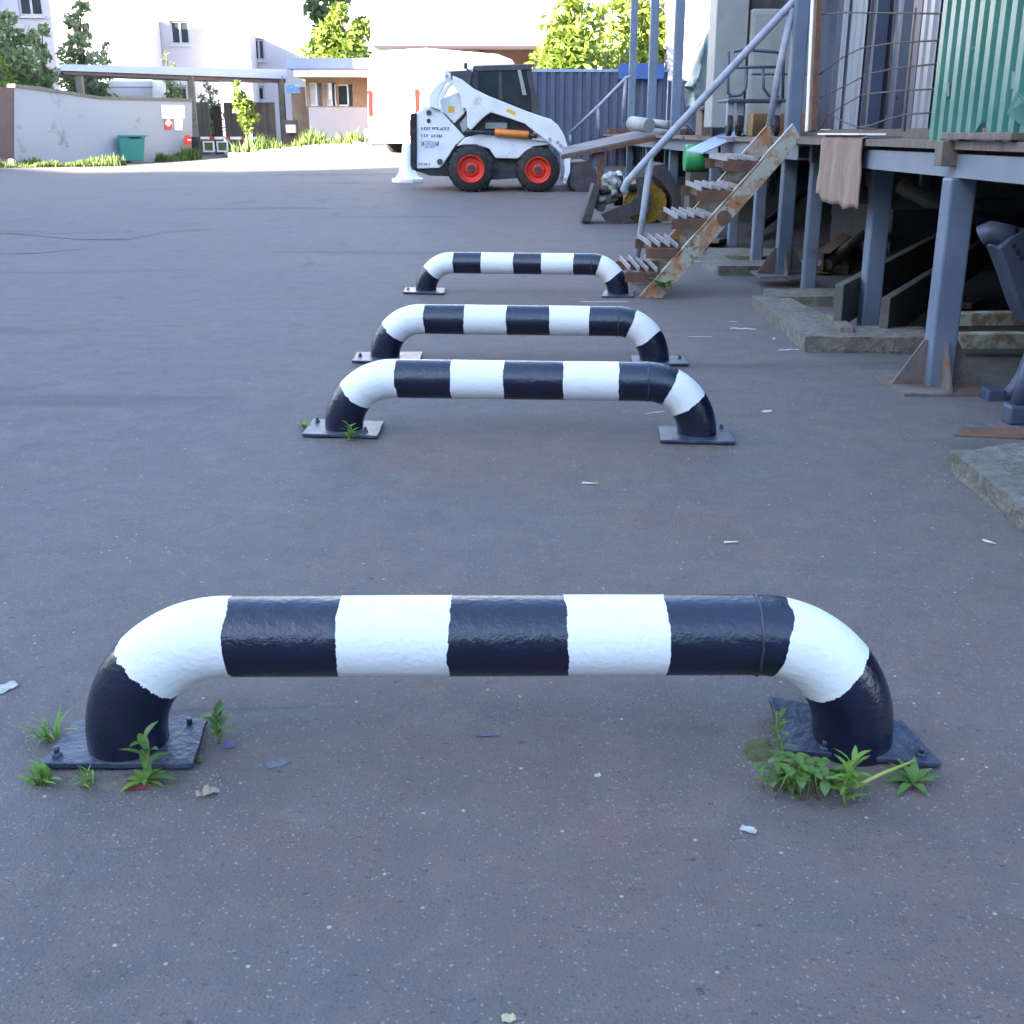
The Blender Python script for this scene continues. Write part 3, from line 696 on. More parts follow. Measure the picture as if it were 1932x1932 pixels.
def tp(a, c, Y=tY): return PY(*r4(a, c), Y)
tube(b, [tp(1390, 420), tp(1480, 405), tp(1740, 425), tp(1800, 450), tp(1790, 820)], .014, 8)
tube(b, [tp(1350, 420), tp(1345, 760), tp(1370, 780)], .014, 8)
tube(b, [tp(1350, 550), tp(1800, 545)], .013, 8)
tube(b, [tp(1500, 560), tp(1490, 720), tp(1450, 775), tp(1350, 785)], .014, 8)
tube(b, [tp(1630, 560), tp(1635, 720), tp(1680, 785), tp(1760, 790)], .014, 8)
obj('frame', b, m_blues if False else m_navy, tr_)
a, c = tp(1310, 810), tp(1820, 835); b = new(); box(b, (a.x, tY-.25, c.z), (c.x, tY+.35, a.z)); obj('platform', b, m_navy, tr_, bevel=.006)
for (wx, wy) in ((1360, 920), (1440, 920), (1740, 920)):
    p = tp(wx, wy, tY-.15); rr = .095; b = new(); tube(b, [V((p.x-.022, p.y, DZ+rr)), V((p.x+.022, p.y, DZ+rr))], rr, 18); wo = obj('wheel', b, m_black, tr_, bevel=.006)
    b = new(); box(b, (p.x-.03, p.y-.03, DZ+rr), (p.x+.03, p.y+.03, a.z-.01)); obj('fork', b, m_rail, wo)
# milky plastic draped stack
fY = 13.6
b = new(); N = 22
outl = [(1255, 200), (1170, 300), (1130, 430), (1100, 620), (1070, 690), (1130, 705), (1080, 800), (1060, 860), (1300, 860), (1420, 640), (1415, 250), (1350, 170)]
prism(b, [PY(*r4(*q), fY) for q in outl], (0, .5, 0)); bmesh.ops.triangulate(b, faces=b.faces); bmesh.ops.subdivide_edges(b, edges=b.edges, cuts=4, use_grid_fill=True)
for v in b.verts: v.co += V((noise.noise(v.co*5), noise.noise(v.co*5+V((3, 3, 3))), .5*noise.noise(v.co*4)))*.06
tag(obj('plastic_wrapped_stack', b, m_film, smooth=True), 'tall stack on the deck wrapped in milky plastic film', 'stack')
b = new(); q0, q1 = PY(*r4(1330, 180), 13.3), PY(*r4(1410, 760), 13.3); box(b, (q0.x, 13.75, DZ), (q1.x, 14.0, q0.z)); tag(obj('green_board', b, m_greenb), 'upright green board between the wrapped stack and the cabinet', 'board')
b = new(); a, c = PY(*r4(1130, 990), 13.0), PY(*r4(1215, 870), 13.0); box(b, (a.x, 13, DZ), (c.x, 13.4, c.z)); bar(b, PY(*r4(1110, 900), 13), PY(*r4(1230, 830), 13), .1, .03); tag(obj('wooden_box', b, m_wood, bevel=.005), 'small pale wooden box with a board leaning over it on the deck', 'box')
# roll of white pipe/mesh on the far deck
b = new(); tube(b, [PY(*r4(560, 1005), 17.6), PY(*r4(705, 1025), 17.2)], .10, 18); tube(b, [PY(*r4(720, 1005), 17.4), PY(*r4(870, 1020), 17.2)], .06, 12)
tag(obj('plastic_roll', b, m_cab), 'white rolls lying on the far end of the deck', 'roll')
# blue tilted panel
pb = thing('sheet_metal', 'pale blue sheet metal panel tilted against the deck edge with a bright blue underside', 'panel', PY(*r4(1200, 1150), 12.2))
b = new(); pa = [PY(*r4(1000, 1225), 11.8), PY(*r4(1140, 1245), 11.4), PY(*r4(1480, 1090), 11.6), PY(*r4(1340, 1060), 12.6)]
prism(b, pa, (0, 0, -.012)); obj('top_sheet', b, m_bluet, pb)
b = new(); prism(b, [PY(*r4(1330, 1150), 11.62), PY(*r4(1480, 1095), 11.62), PY(*r4(1505, 1165), 11.62), PY(*r4(1385, 1165), 11.62)], (0, .03, 0)); obj('folded_edge', b, m_blues, pb)
# green barrel far below
b = new(); q0, q1 = PY(*r4(990, 1290), 13.9), PY(*r4(1200, 1290), 13.9); rr = .155
tube(b, [q0, q0.lerp(q1, .1), q0.lerp(q1, .3), q0.lerp(q1, .32), q0.lerp(q1, .9), q1], [rr*.9, rr, rr, rr*1.04, rr, rr*.9], 20); tag(obj('green_barrel', b, m_greenb), 'bright green plastic barrel lying in the shade below the deck', 'barrel')
b = new(); box(b, (q0.x+.05, 13.7, zg(3, 13.9)), (q1.x-.05, 14.1, q0.z-rr+.004)); tag(obj('barrel_stand', b, m_pad), 'low dark stand carrying the green barrel under the deck', 'stand')

# ------------------------------------------------------------------ skid steer loader
gL = G(*r3(950, 1565)); YL = gL.y
def lp3(a, c, dy=0): return PY(*r3(a, c), YL) + V((0, dy, 0))
ldr = thing('skid_steer_loader', 'white compact loader with black cab and red wheel rims parked side on', 'loader', V((lp3(1210, 1565).x, YL+.75, gL.z)))
def lpoly(pts, y0, y1): b = new(); prism(b, [lp3(*q, y0) for q in pts], (0, y1-y0, 0)); return b
core = obj('chassis', lpoly([(480, 1160), (900, 900), (1080, 900), (1470, 1030), (1560, 1170), (1640, 1300), (1640, 1440), (1140, 1470), (750, 1440), (480, 1390)], .26, 1.3), m_dark, ldr)
body = obj('engine_cover', lpoly([(492, 915), (560, 868), (650, 872), (700, 915), (890, 1118), (810, 1190), (760, 1270), (705, 1350), (680, 1372), (492, 1378)], .13, 1.45), m_wht, ldr, bevel=.02)
obj('rear_bumper', lpoly([(440, 935), (455, 920), (490, 918), (490, 1380), (455, 1385), (442, 1350)], .1, 1.48), m_black, ldr, bevel=.012)
obj('underguard', lpoly([(450, 1382), (690, 1380), (740, 1300), (760, 1440), (600, 1435)], .15, 1.42), m_black, ldr)
obj('tower', lpoly([(600, 870), (602, 780), (640, 710), (720, 650), (722, 590), (770, 590), (778, 640), (722, 690), (675, 780), (668, 850), (700, 900)], .05, .17), m_wht, ldr, bevel=.01)
obj('tower', lpoly([(600, 870), (602, 780), (640, 710), (720, 650), (722, 590), (770, 590), (778, 640), (722, 690), (675, 780), (668, 850), (700, 900)], 1.42, 1.54), m_wht, ldr, bevel=.01)
obj('side_panel', lpoly([(680, 810), (825, 750), (862, 820), (885, 920), (800, 1005), (692, 885)], .2, 1.35), m_wht, ldr, bevel=.01)
b = new(); p = lp3(775, 890, .197); box(b, (p.x-.05, p.y-.004, p.z-.05), (p.x+.05, p.y, p.z+.05)); obj('decal', b, m_yel, ldr)
fender = [(890, 1122), (1010, 1092), (1060, 1100), (1450, 1140), (1560, 1150), (1570, 1180), (1450, 1195), (1360, 1260), (1320, 1295), (1140, 1290), (1090, 1215), (980, 1178), (880, 1180), (820, 1195)]
obj('fender', lpoly(fender, .12, 1.46), m_wht, ldr, bevel=.012)
arm = [(790, 615), (870, 650), (960, 720), (1080, 780), (1380, 900), (1520, 950), (1590, 970), (1650, 1020), (1700, 1100), (1728, 1190), (1755, 1260), (1750, 1400), (1715, 1500), (1688, 1490), (1705, 1400), (1695, 1270), (1640, 1215), (1560, 1150), (1430, 1050), (1380, 1008), (1240, 960), (1100, 915), (1040, 960), (940, 1062), (912, 1040), (905, 890), (872, 880), (850, 780), (790, 680)]
for y0, y1 in ((.0, .13), (1.44, 1.57)):
    ao = obj('lift_arm', lpoly(arm, y0, y1), m_wht, ldr, bevel=.014)
    if y0 == 0:
        b = new(); prism(b, [lp3(*q, -.004) for q in ((1224, 906), (1236, 884), (1308, 912), (1298, 944))], (0, .005, 0)); obj('decal', b, m_yel, ao)
        for q in ((1582, 1135), (1648, 1160), (1672, 1188), (1712, 1462), (745, 620)):
            b = new(); p = lp3(*q, -.02); tube(b, [p, p+V((0, .03, 0))], .03, 12); obj('pivot_pin', b, m_rail, ao)
b = new(); prism(b, [lp3(*q, .02) for q in ((1692, 1195), (1760, 1200), (1900, 1150), (1900, 1180), (1760, 1235), (1710, 1260))], (0, .05, 0)); obj('lift_link', b, m_rail, ldr)
obj('tilt_cylinder', (lambda b: (tube(b, [lp3(1135, 1078, .06), lp3(1412, 1100, .06)], .062, 16), b)[1])(new()), m_orange, ldr, bevel=.008)
b = new(); tube(b, [lp3(900, 1070, .06), lp3(1140, 1080, .06)], .03, 12); tube(b, [lp3(1410, 1100, .06), lp3(1480, 1110, .06)], .035, 12); obj('cylinder_rod', b, m_dark, ldr)
b = new(); prism(b, [lp3(*q, .17) for q in ((1058, 997), (1238, 1000), (1235, 1052), (1052, 1050))], (0, .12, 0)); obj('tank', b, m_cab, ldr, bevel=.012)
b = new(); prism(b, [lp3(*q, .07) for q in ((1452, 1072), (1530, 1080), (1560, 1150), (1440, 1140))], (0, .06, 0)); obj('bracket', b, m_wht, ldr)
b = new(); prism(b, [lp3(*q, .15) for q in ((845, 1010), (905, 930), (910, 1050), (870, 1080))], (0, .05, 0)); obj('stop_bar', b, m_cab, ldr)
# cab as posts, roof, panes
cab_side = [(958, 527), (1440, 512), (1434, 600), (1470, 740), (1505, 870), (1492, 930), (1380, 885), (1080, 765), (942, 695), (918, 640)]
inner = [(985, 580), (1330, 570), (1360, 700), (1395, 860), (1380, 870), (1090, 760), (990, 700)]
cabo = obj('cab_roof', lpoly([(950, 545), (960, 526), (1442, 511), (1440, 565), (950, 580)], .3, 1.28), m_dark, ldr, bevel=.02)
for y0 in (.3, 1.22):
    obj('cab_frame', lpoly([(948, 578), (990, 578), (1000, 722), (920, 680)], y0, y0+.06), m_dark, ldr)
    obj('cab_frame', lpoly([(1395, 566), (1440, 564), (1470, 740), (1506, 870), (1494, 932), (1440, 905), (1430, 760)], y0, y0+.06), m_dark, ldr)
    obj('cab_frame', lpoly([(1165, 574), (1190, 574), (1195, 810), (1165, 800)], y0+.01, y0+.05), m_dark, ldr)
    obj('side_window', lpoly([(985, 577), (1400, 567), (1432, 760), (1440, 908), (1380, 885), (1080, 765), (995, 722)], y0+.02, y0+.04), m_glassd, ldr)
obj('cab_pillar', lpoly([(1320, 562), (1346, 560), (1396, 770), (1362, 768)], .275, .30), m_cab, ldr)
obj('seat', lpoly([(1080, 640), (1180, 640), (1190, 760), (1290, 800), (1290, 860), (1080, 790)], .55, 1.05), m_black, ldr)
obj('hood', lpoly([(722, 578), (930, 566), (950, 580), (930, 690), (780, 640), (722, 596)], .2, 1.35), m_dark, ldr, bevel=.02)
b = new(); p = lp3(896, 540, .2); tube(b, [lp3(915, 570, .2), p], .012, 8); box(b, (p.x-.03, p.y-.02, p.z-.03), (p.x+.02, p.y+.05, p.z+.06)); obj('mirror', b, m_black, ldr, bevel=.006)
# wheels
def wheel(cx, cyy, y0, near):
    c = lp3(cx, cyy, y0); rr = c.z-zg(c.x, c.y)+.0; wd = .27
    b = new(); prof = [(.62, 0), (.90, .01), (.985, .05), (1, .09), (1, wd-.09), (.985, wd-.05), (.9, wd-.01), (.62, wd)]
    sg = 56; rings = [[b.verts.new((c.x+rr*f*math.cos(k*2*math.pi/sg), c.y+yy, c.z+rr*f*math.sin(k*2*math.pi/sg))) for k in range(sg)] for f, yy in prof]
    for i in range(len(rings)-1):
        for k in range(sg): b.faces.new((rings[i][k], rings[i][(k+1) % sg], rings[i+1][(k+1) % sg], rings[i+1][k])).smooth = True
    for k in range(20):                                                       # lugs
        t0 = k*2*math.pi/20
        for s_, o_ in ((0, 0), (1, math.pi/20)):
            ta, tb = t0+o_, t0+o_+.2
            y_a, y_b = (.02, wd*.52) if s_ == 0 else (wd*.48, wd-.02)
            def pt(t, yy, f): return V((c.x+rr*f*math.cos(t), c.y+yy, c.z+rr*f*math.sin(t)))
            vs = [pt(ta, y_a, .94), pt(ta+.09, y_a, .94), pt(tb+.09, y_b, .94), pt(tb, y_b, .94)]; vo = [pt(ta, y_a, 1.025), pt(ta+.09, y_a, 1.025), pt(tb+.09, y_b, 1.03), pt(tb, y_b, 1.03)]
            A_ = [b.verts.new(v) for v in vs]; B_ = [b.verts.new(v) for v in vo]
            b.faces.new(B_)
            for i in range(4): b.faces.new((A_[i], A_[(i+1) % 4], B_[(i+1) % 4], B_[i]))
    w_ = thing('wheel', None, None, (0, 0, 0)); w_.parent = ldr; w_.location = c-wloc(ldr)
    del_ = obj('tyre', b, m_black, w_)
    b = new(); prof = [(.60, .015), (.585, .0), (.55, .005), (.54, .05), (.50, .10), (.33, .115), (.32, .085), (.20, .075), (.0001, .075)] if near else [(.62, wd), (.5, wd-.05), (.0001, wd-.06)]
    rings = [[b.verts.new((c.x+rr*f*math.cos(k*2*math.pi/40), c.y+yy, c.z+rr*f*math.sin(k*2*math.pi/40))) for k in range(40)] for f, yy in prof]
    for i in range(len(rings)-1):
        for k in range(40): b.faces.new((rings[i][k], rings[i][(k+1) % 40], rings[i+1][(k+1) % 40], rings[i+1][k])).smooth = True
    obj('rim', b, m_red, w_)
    if near:
        b = new(); tube(b, [c+V((0, .02, 0)), c+V((0, .08, 0))], rr*.16, 18); obj('hub', b, m_dark, w_, bevel=.008)
        b = new()
        for k in range(8):
            t = k*math.pi/4+.2; p = c+V((rr*.26*math.cos(t), .062, rr*.26*math.sin(t))); tube(b, [p, p+V((0, .02, 0))], .014, 6)
        obj('wheel_nut', b, m_red, w_)
for (cx_w, cy_w) in ((942, 1375), (1487, 1385)):
    wheel(cx_w, cy_w, -.08, True); wheel(cx_w, cy_w, 1.36, False)
# faded lettering blocks
b = new(); rl = random.Random(5)
def strokes(x0, x1, y0, y1, n):
    for k in range(n):
        xa = x0+(x1-x0)*k/n; wdt = (x1-x0)/n
        for j in range(3):
            u = xa+rl.uniform(0, .5)*wdt; v_ = y0+(y1-y0)*rl.choice((0, .0, .38, .74)); 
            if rl.random() < .5: q = [(u, v_), (u+wdt*.55, v_), (u+wdt*.55, v_+(y1-y0)*.28), (u, v_+(y1-y0)*.28)]
            else: q = [(u, y0), (u+wdt*.26, y0), (u+wdt*.26, y1), (u, y1)]
            prism(b, [lp3(*z, .126-.0005*j-.00005*k) for z in q], (0, .003, 0))
strokes(525, 765, 1036, 1060, 11); strokes(525, 590, 1095, 1118, 3); strokes(612, 710, 1095, 1122, 5); strokes(528, 556, 1155, 1188, 2); strokes(642, 680, 1155, 1188, 2); strokes(510, 610, 1332, 1350, 5)
obj('lettering', b, m_decal, body)
b = new(); prism(b, [lp3(*q, .124) for q in ((556, 1145), (642, 1150), (640, 1205), (560, 1208))], (0, .004, 0)); obj('emblem', b, m_decalp, body)
for q, rr in (((594, 918), .045), ((592, 985), .035), ((683, 1320), .05)):
    b = new(); p = lp3(*q, .115); tube(b, [p, p+V((0, .03, 0))], rr, 14); obj('cap', b, m_dark, body)
b = new(); prism(b, [lp3(*q, .09) for q in ((435, 975), (446, 980), (446, 1110), (438, 1110))], (0, .12, 0)); obj('tail_light', b, m_redl, ldr)
# bucket
b = new(); prism(b, [lp3(*q, .05) for q in ((1770, 1320), (1880, 1310), (1960, 1380), (1990, 1560), (1800, 1572), (1750, 1520), (1740, 1420))], (0, 1.6, 0)); obj('bucket', b, m_dark, ldr, bevel=.02)
# white stand left of the loader
cs = G(*r3(430, 1490)); cz = thing('white_pedestal', 'white tapered plastic pedestal on a wide flat foot behind the loader', 'pedestal', cs)
def wp(a, c): return PY(*r3(a, c), cs.y+.22)
b = new()
sg = 20
prof = [(305, 1475), (330, 1440), (355, 1400), (372, 1300), (378, 1190), (395, 1160)]
ax = wp(420, 1300).x
rings = []
for q in prof:
    p = wp(*q); r_ = (ax-p.x); rings.append([b.verts.new((ax+r_*math.cos(k*2*math.pi/sg), cs.y+.22+r_*math.sin(k*2*math.pi/sg), p.z)) for k in range(sg)])
for i in range(len(rings)-1):
    for k in range(sg): b.faces.new((rings[i][k], rings[i][(k+1) % sg], rings[i+1][(k+1) % sg], rings[i+1][k])).smooth = True
b.faces.new(rings[-1]); obj('column', b, m_wht2, cz)
b = new(); p = wp(305, 1480); r_ = (ax-p.x)*1.12; prism(b, [V((ax+r_*math.cos(t*math.pi/4+.39), cs.y+.22+r_*math.sin(t*math.pi/4+.39), zg(ax, cs.y)-.01)) for t in range(8)], (0, 0, .085)); obj('foot', b, m_wht2, cz, bevel=.02)

# ------------------------------------------------------------------ sweeping brush, ramp, far stairs
YB = G(*s1(500, 860)).y
def bp_(a, c, dy=0): return PY(*s1(a, c), YB)+V((0, dy, 0))
br = thing('sweeper_brush', 'dark sweeper attachment with a yellow bristle roller lying by the stairs', 'sweeper', V((bp_(560, 860).x, YB+.5, 0)))
b = new(); prism(b, [bp_(*q) for q in ((590, 480), (680, 470), (690, 560), (720, 640), (700, 760), (560, 800), (470, 850), (350, 840), (310, 780), (400, 740), (540, 690), (610, 620))], (0, .05, 0)); obj('side_plate', b, m_dark, br, bevel=.006)
b = new(); prism(b, [bp_(*q, -.06) for q in ((150, 840), (225, 840), (300, 560), (250, 530))], (0, .5, 0)); obj('blade_plate', b, m_dark, br, bevel=.006)
c0 = bp_(690, 700, .06); rz = c0.z-zg(c0.x, c0.y)-.01; rb = bp_(690, 700).z-bp_(690, 870).z
b = new(); n = 12
rings = []
for i in range(n+1):
    yy = .08+1.1*i/n
    rings.append([b.verts.new((c0.x+(rb*(1+.05*math.sin(k*9+i*2.3)))*math.cos(k*2*math.pi/40), c0.y+yy, max(zg(c0.x, c0.y)+.002, c0.z+(rb*(1+.05*math.sin(k*7+i)))*math.sin(k*2*math.pi/40)))) for k in range(40)])
for i in range(n):
    for k in range(40): b.faces.new((rings[i][k], rings[i][(k+1) % 40], rings[i+1][(k+1) % 40], rings[i+1][k]))
b.faces.new(list(reversed(rings[0]))); b.faces.new(rings[-1]); obj('bristle_roller', b, m_brush, br)
b = new(); 
hood = [bp_(c_, d_, 0) for c_, d_ in ((720, 470), (740, 380), (830, 365), (890, 470), (960, 620), (965, 850), (900, 850), (890, 640), (800, 510))]
prism(b, hood, (0, 1.2, 0)); obj('hood', b, m_dark, br, bevel=.01)
b = new(); tube(b, [bp_(300, 600, .1), bp_(640, 560, .1)], .05, 12); tube(b, [bp_(470, 470, .3), bp_(470, 720, .3)], .06, 12); obj('frame_tube', b, m_black, br)
# rags / crumpled bags in the frame
rg = random.Random(9)
for i, (qx, qy, s_) in enumerate(((400, 510, .11), (420, 570, .12), (330, 640, .07), (400, 650, .09), (320, 715, .08), (460, 490, .08))):
    b = new(); bmesh.ops.create_icosphere(b, subdivisions=3, radius=s_)
    for v in b.verts: v.co *= 1+.55*noise.noise(v.co*14+V((i*3, 0, 0)))
    bmesh.ops.translate(b, verts=b.verts, vec=bp_(qx, qy, .12+.05*i))
    tag(obj('crumpled_bag', b, (m_cab, m_cab, m_sign)[i % 3]), 'grey white crumpled bag stuffed into the frame of the sweeper attachment', 'bag', 'crumpled bags in the sweeper frame')
b = new(); p = G(*s1(850, 850)); bmesh.ops.create_icosphere(b, subdivisions=3, radius=.09)
for v in b.verts: v.co = V((v.co.x*1.5, v.co.y, v.co.z*.7))*(1+.4*noise.noise(v.co*9))
bmesh.ops.translate(b, verts=b.verts, vec=p+V((0, 0, .05))); tag(obj('stone_lump', b, m_sign), 'pale lump of rubble on the ground right of the sweeper', 'rubble')
# ramp board
YP = 17.2
rp = thing('loading_ramp', 'long sloping steel ramp plate running down from the deck towards the loader', 'ramp', PY(*r4(500, 1250), YP))
def rq(a, c, Y): return PY(*r4(a, c), Y)
b = new(); prism(b, [rq(-20, 1262, YP), rq(0, 1200, YP+.9), rq(880, 1000, YP+.9), rq(1010, 1040, YP)], (0, 0, -.05)); obj('top_plate', b, M('dull_ramp_steel', (.13, .12, .135), .7, (.10, .075, .065), 3, .45, .65, bump=.2), rp)
b = new(); prism(b, [rq(-10, 1275, YP-.01), rq(1000, 1055, YP-.01), rq(1000, 1100, YP-.01), rq(880, 1120, YP-.01), rq(330, 1235, YP-.01), rq(-10, 1300, YP-.01)], (0, .06, 0)); obj('side_beam', b, m_rust, rp)
b = new(); p = rq(315, 1240, YP); bar(b, V((p.x, YP+.1, zg(p.x, YP))), V((p.x, YP+.1, p.z)), .1, .1); bar(b, rq(270, 1240, YP+.1), rq(180, 1370, YP+.1), .05, .06); obj('prop', b, m_rust, rp)
b = new(); tube(b, [rq(900, 1180, YP+.2), rq(900, 1120, YP+.2), rq(1000, 1070, YP+.2), rq(1050, 1150, YP+.2)], .12, 12); obj('hinge', b, m_dark, rp)
# far steps with hand rail
YS = 21.3
fs = thing('handrail', 'slim grey pipe handrail sloping up to the far end of the deck', 'handrail', PY(*r4(60, 1190), YS))
b = new(); tube(b, [rq(40, 1100, YS), rq(285, 870, YS), rq(520, 630, YS), rq(560, 625, YS)], .028, 10); obj('rail', b, m_rail, fs)
for (xa, ya, xb, yb) in ((55, 1090, 62, 1190), (283, 870, 292, 1110), (510, 640, 485, 990)):
    b = new(); tube(b, [rq(xa, ya, YS), rq(xb, yb, YS)], .026, 10); obj('rail_post', b, m_rail, fs)
b = new(); box(b, (rq(380, 1070, 20.6).x, 20.6, rq(380, 1085, 20.6).z), (rq(560, 1070, 20.6).x, 21.6, rq(380, 1050, 20.6).z)); tag(obj('rusty_landing', b, m_rust), 'rusty landing plate under the far handrail', 'landing')

# ------------------------------------------------------------------ navy fence behind the loader
YW = 27.2
fe = thing('metal_fence', 'tall navy blue profiled metal fence behind the loader', 'fence', (3.0, YW, zg(3, YW)))
x0, x1 = PY(880, 130, YW).x, PY(1262, 130, YW).x; zt = PY(1100, 136, YW).z
b = new(); corrug(b, (x0, YW, 0), (x1, YW, 0), zg(3, YW)-.1, zt, .2, .035, (0, -1, 0)); obj('panel', b, m_navy, fe, solid=.002)
b = new(); box(b, (x0, YW-.05, zt), (x1, YW+.04, zt+.06)); obj('top_rail', b, m_bluet, fe)
x2 = PY(1330, 150, YW).x; b = new(); corrug(b, (x1, YW+.02, 0), (x2+2, YW+.02, 0), zg(3, YW)-.1, PY(1290, 152, YW).z, .2, .035, (0, -1, 0)); obj('low_panel', b, m_navy, fe, solid=.002)
b = new(); a, c = PY(1167, 135, YW-.2), PY(1254, 119, YW-.2); box(b, (a.x, YW-.2, a.z-.15), (c.x, YW-.14, c.z)); tag(obj('blue_board', b, m_blues), 'bright blue board fixed along the top of the navy fence', 'board')

# ------------------------------------------------------------------ van
gV = G(*r3(105, 1250)); 
gV = V((PY(695, 290, 32.5).x, 32.5, zg(-3.6, 32.5)))
van = thing('white_van', 'white van seen from behind with a red tail light, parked in the sun', 'van', gV)
fw = V((.6, .8, 0)); rt = V((.8, -.6, 0))
def vp(l, s, z): return gV + fw*l + rt*s + V((0, 0, z))
Wv, Lv, Hv = 2.0, 5.2, 2.60
side = [(0, .26), (0, 1.2), (.06, 2.1), (.16, 2.5), (.3, Hv), (3.3, Hv), (3.9, 2.5), (4.75, 1.75), (5.2, 1.5), (Lv, 1.3), (Lv, .26)]
b = new(); prism(b, [vp(l, .0, z) for l, z in side], rt*Wv); vb = obj('body', b, m_wht2, van, bevel=.08)
for s_, lab in ((.08, 'l'), (Wv-.26, 'r')):
    b = new(); prism(b, [vp(-.012, s_, .95), vp(-.012, s_+.16, .95), vp(-.012, s_+.16, 1.55), vp(-.012, s_+.1, 1.62), vp(-.012, s_, 1.6)], fw*.06); obj('tail_light', b, M('deep_red_lens', (.20, .006, .004), .25), van)
b = new(); prism(b, [vp(-.13, -.02, .40), vp(-.13, Wv+.02, .40), vp(-.13, Wv+.02, .64), vp(-.13, -.02, .64)], fw*.16); obj('rear_bumper', b, m_cab, van, bevel=.03)
for s_ in (.3, 1.06):
    b = new(); prism(b, [vp(.02, s_, 1.7), vp(.02, s_+.64, 1.7), vp(.06, s_+.64, 2.2), vp(.06, s_, 2.2)], -fw*.03)
    dd = obj('rear_door_window', b, m_wht2, van)
b = new(); prism(b, [vp(-.02, .34, 1.86), vp(-.02, .62, 1.86), vp(-.01, .62, 2.06), vp(-.01, .34, 2.06)], fw*.03); obj('decal', b, M('dark_yellow', (.42, .24, .02), .5), van)
b = new(); prism(b, [vp(-.006, .7, .72), vp(-.006, 1.25, .72), vp(-.006, 1.25, .85), vp(-.006, .7, .85)], fw*.02); obj('number_plate_recess', b, m_brown, van)
for l in (1.0, 4.3):
    for s_ in (.02, Wv-.22):
        b = new(); tube(b, [vp(l, s_, .34), vp(l, s_+.2, .34)], .34, 24); wv = obj('wheel', b, m_black, van, bevel=.03)

# ------------------------------------------------------------------ warehouse behind the van (white, sunlit)
YG = 42.0
wb = thing('white_warehouse', 'large sunlit white warehouse with an overhanging upper wall behind the van', 'building', (-2, YG, zg(-2, YG)))
xa, xb = PY(699, 60, YG-1.5).x, PY(1062, 60, YG-1.5).x
b = new(); box(b, (xa, YG-1.5, PY(800, 86, YG-1.5).z), (xb, YG+8, 12)); obj('upper_wall', b, m_plast, wb)
b = new(); box(b, (xa+.4, YG+.5, zg(-2, YG)-.2), (xb-.3, YG+7, PY(800, 86, YG-1.5).z)); obj('lower_wall', b, m_brown, wb)
for x in (xa+.9, xa+3.2, xa+5.4):
    b = new(); box(b, (x, YG+.1, zg(-2, YG)-.2), (x+.3, YG+.45, PY(800, 86, YG-1.5).z)); obj('column', b, m_beige, wb)
b = new(); box(b, (PY(1262, 60, 37).x, 37, zg(8, 37)-.2), (14, 44, 11)); tag(obj('white_building', b, m_plast), 'plain sunlit white building seen between the deck posts', 'building')

# ------------------------------------------------------------------ gate wall, carport, guard house
def vplane(pa, pb):
    """vertical plane through two ground points; returns f(px) -> world point"""
    n = (pb-pa); n.z = 0; n = V((-n.y, n.x, 0)).normalized()
    def f(x, y):
        r = ray(x, y); t = (pa-O).dot(n)/r.dot(n); return O+r*t
    return f, n
WA = PY(27, 262, 37.5); WB = PY(364, 300, 43.0)
wf, wn = vplane(WA, WB)
if wn.y > 0: wn = -wn
gw = thing('gate_wall', 'long grey concrete wall with signs left of the gate', 'wall', V(((WA.x+WB.x)/2, (WA.y+WB.y)/2, zg(WA.x, WA.y))))
b = new(); prism(b, [wf(*q) for q in ((27, 163), (70, 168), (128, 176), (190, 186), (362, 190), (364, 320), (27, 320))], -wn*.35); obj('panel', b, m_wallg, gw)
b = new(); prism(b, [wf(*q)+wn*.04 for q in ((27, 158), (70, 163), (128, 172), (190, 182), (362, 186), (362, 191), (190, 187), (128, 178), (70, 170), (27, 165))], -wn*.45); obj('coping', b, m_conc, gw)
b = new(); prism(b, [wf(*q)+wn*.01 for q in ((-60, 163), (26.5, 165), (26.5, 300), (-60, 300))], -wn*.1); gt = tag(obj('gate_leaf', b, m_gateb), 'dark brown sheet metal gate leaf at the left edge', 'gate')
def onwall(name, pts, m, parent=None, th=.03, off=.0): b = new(); prism(b, [wf(*q)+wn*(.03+off) for q in pts], -wn*th); return obj(name, b, m, parent)
tag(onwall('sign_board', ((303, 198), (347, 199), (347, 224), (305, 224)), m_sign), 'large blank looking white board on the grey gate wall', 'sign')
sg_ = thing('warning_sign', 'small red edged sign with a white diamond below the white board', 'sign', wf(316, 245))
onwall('plate', ((309, 225), (324, 225), (324, 244), (311, 244)), m_redl, sg_); onwall('diamond', ((316, 222), (323, 232), (317, 239), (309, 233)), m_sign, sg_, .012, .02)
tag(onwall('notice', ((328, 225), (344, 225), (343, 246), (329, 246)), m_sign), 'small white notice below the right end of the white board', 'notice')
ss = thing('stop_sign', 'red round traffic sign on a post by the gate wall, orange plate below', 'sign', wf(336, 303)+wn*.5)
cst = wf(336.5, 264)+wn*.5; b = new(); tube(b, [cst, cst+wn*.03], .17, 24); obj('disc', b, m_redl, ss)
b = new(); p = cst+wn*.034; box(b, (p.x-.11, p.y-.01, p.z-.03), (p.x+.11, p.y+.005, p.z+.03)); obj('bar', b, m_sign, ss)
b = new(); tube(b, [V((cst.x, cst.y, zg(cst.x, cst.y)))-wn*.03, V((cst.x, cst.y, cst.z+.1))-wn*.03], .03, 8); obj('post', b, m_frame, ss)
b = new(); p = wf(336, 282)+wn*.5; box(b, (p.x-.1, p.y-.02, p.z-.11), (p.x+.1, p.y, p.z+.11)); obj('orange_plate', b, m_orange, ss)
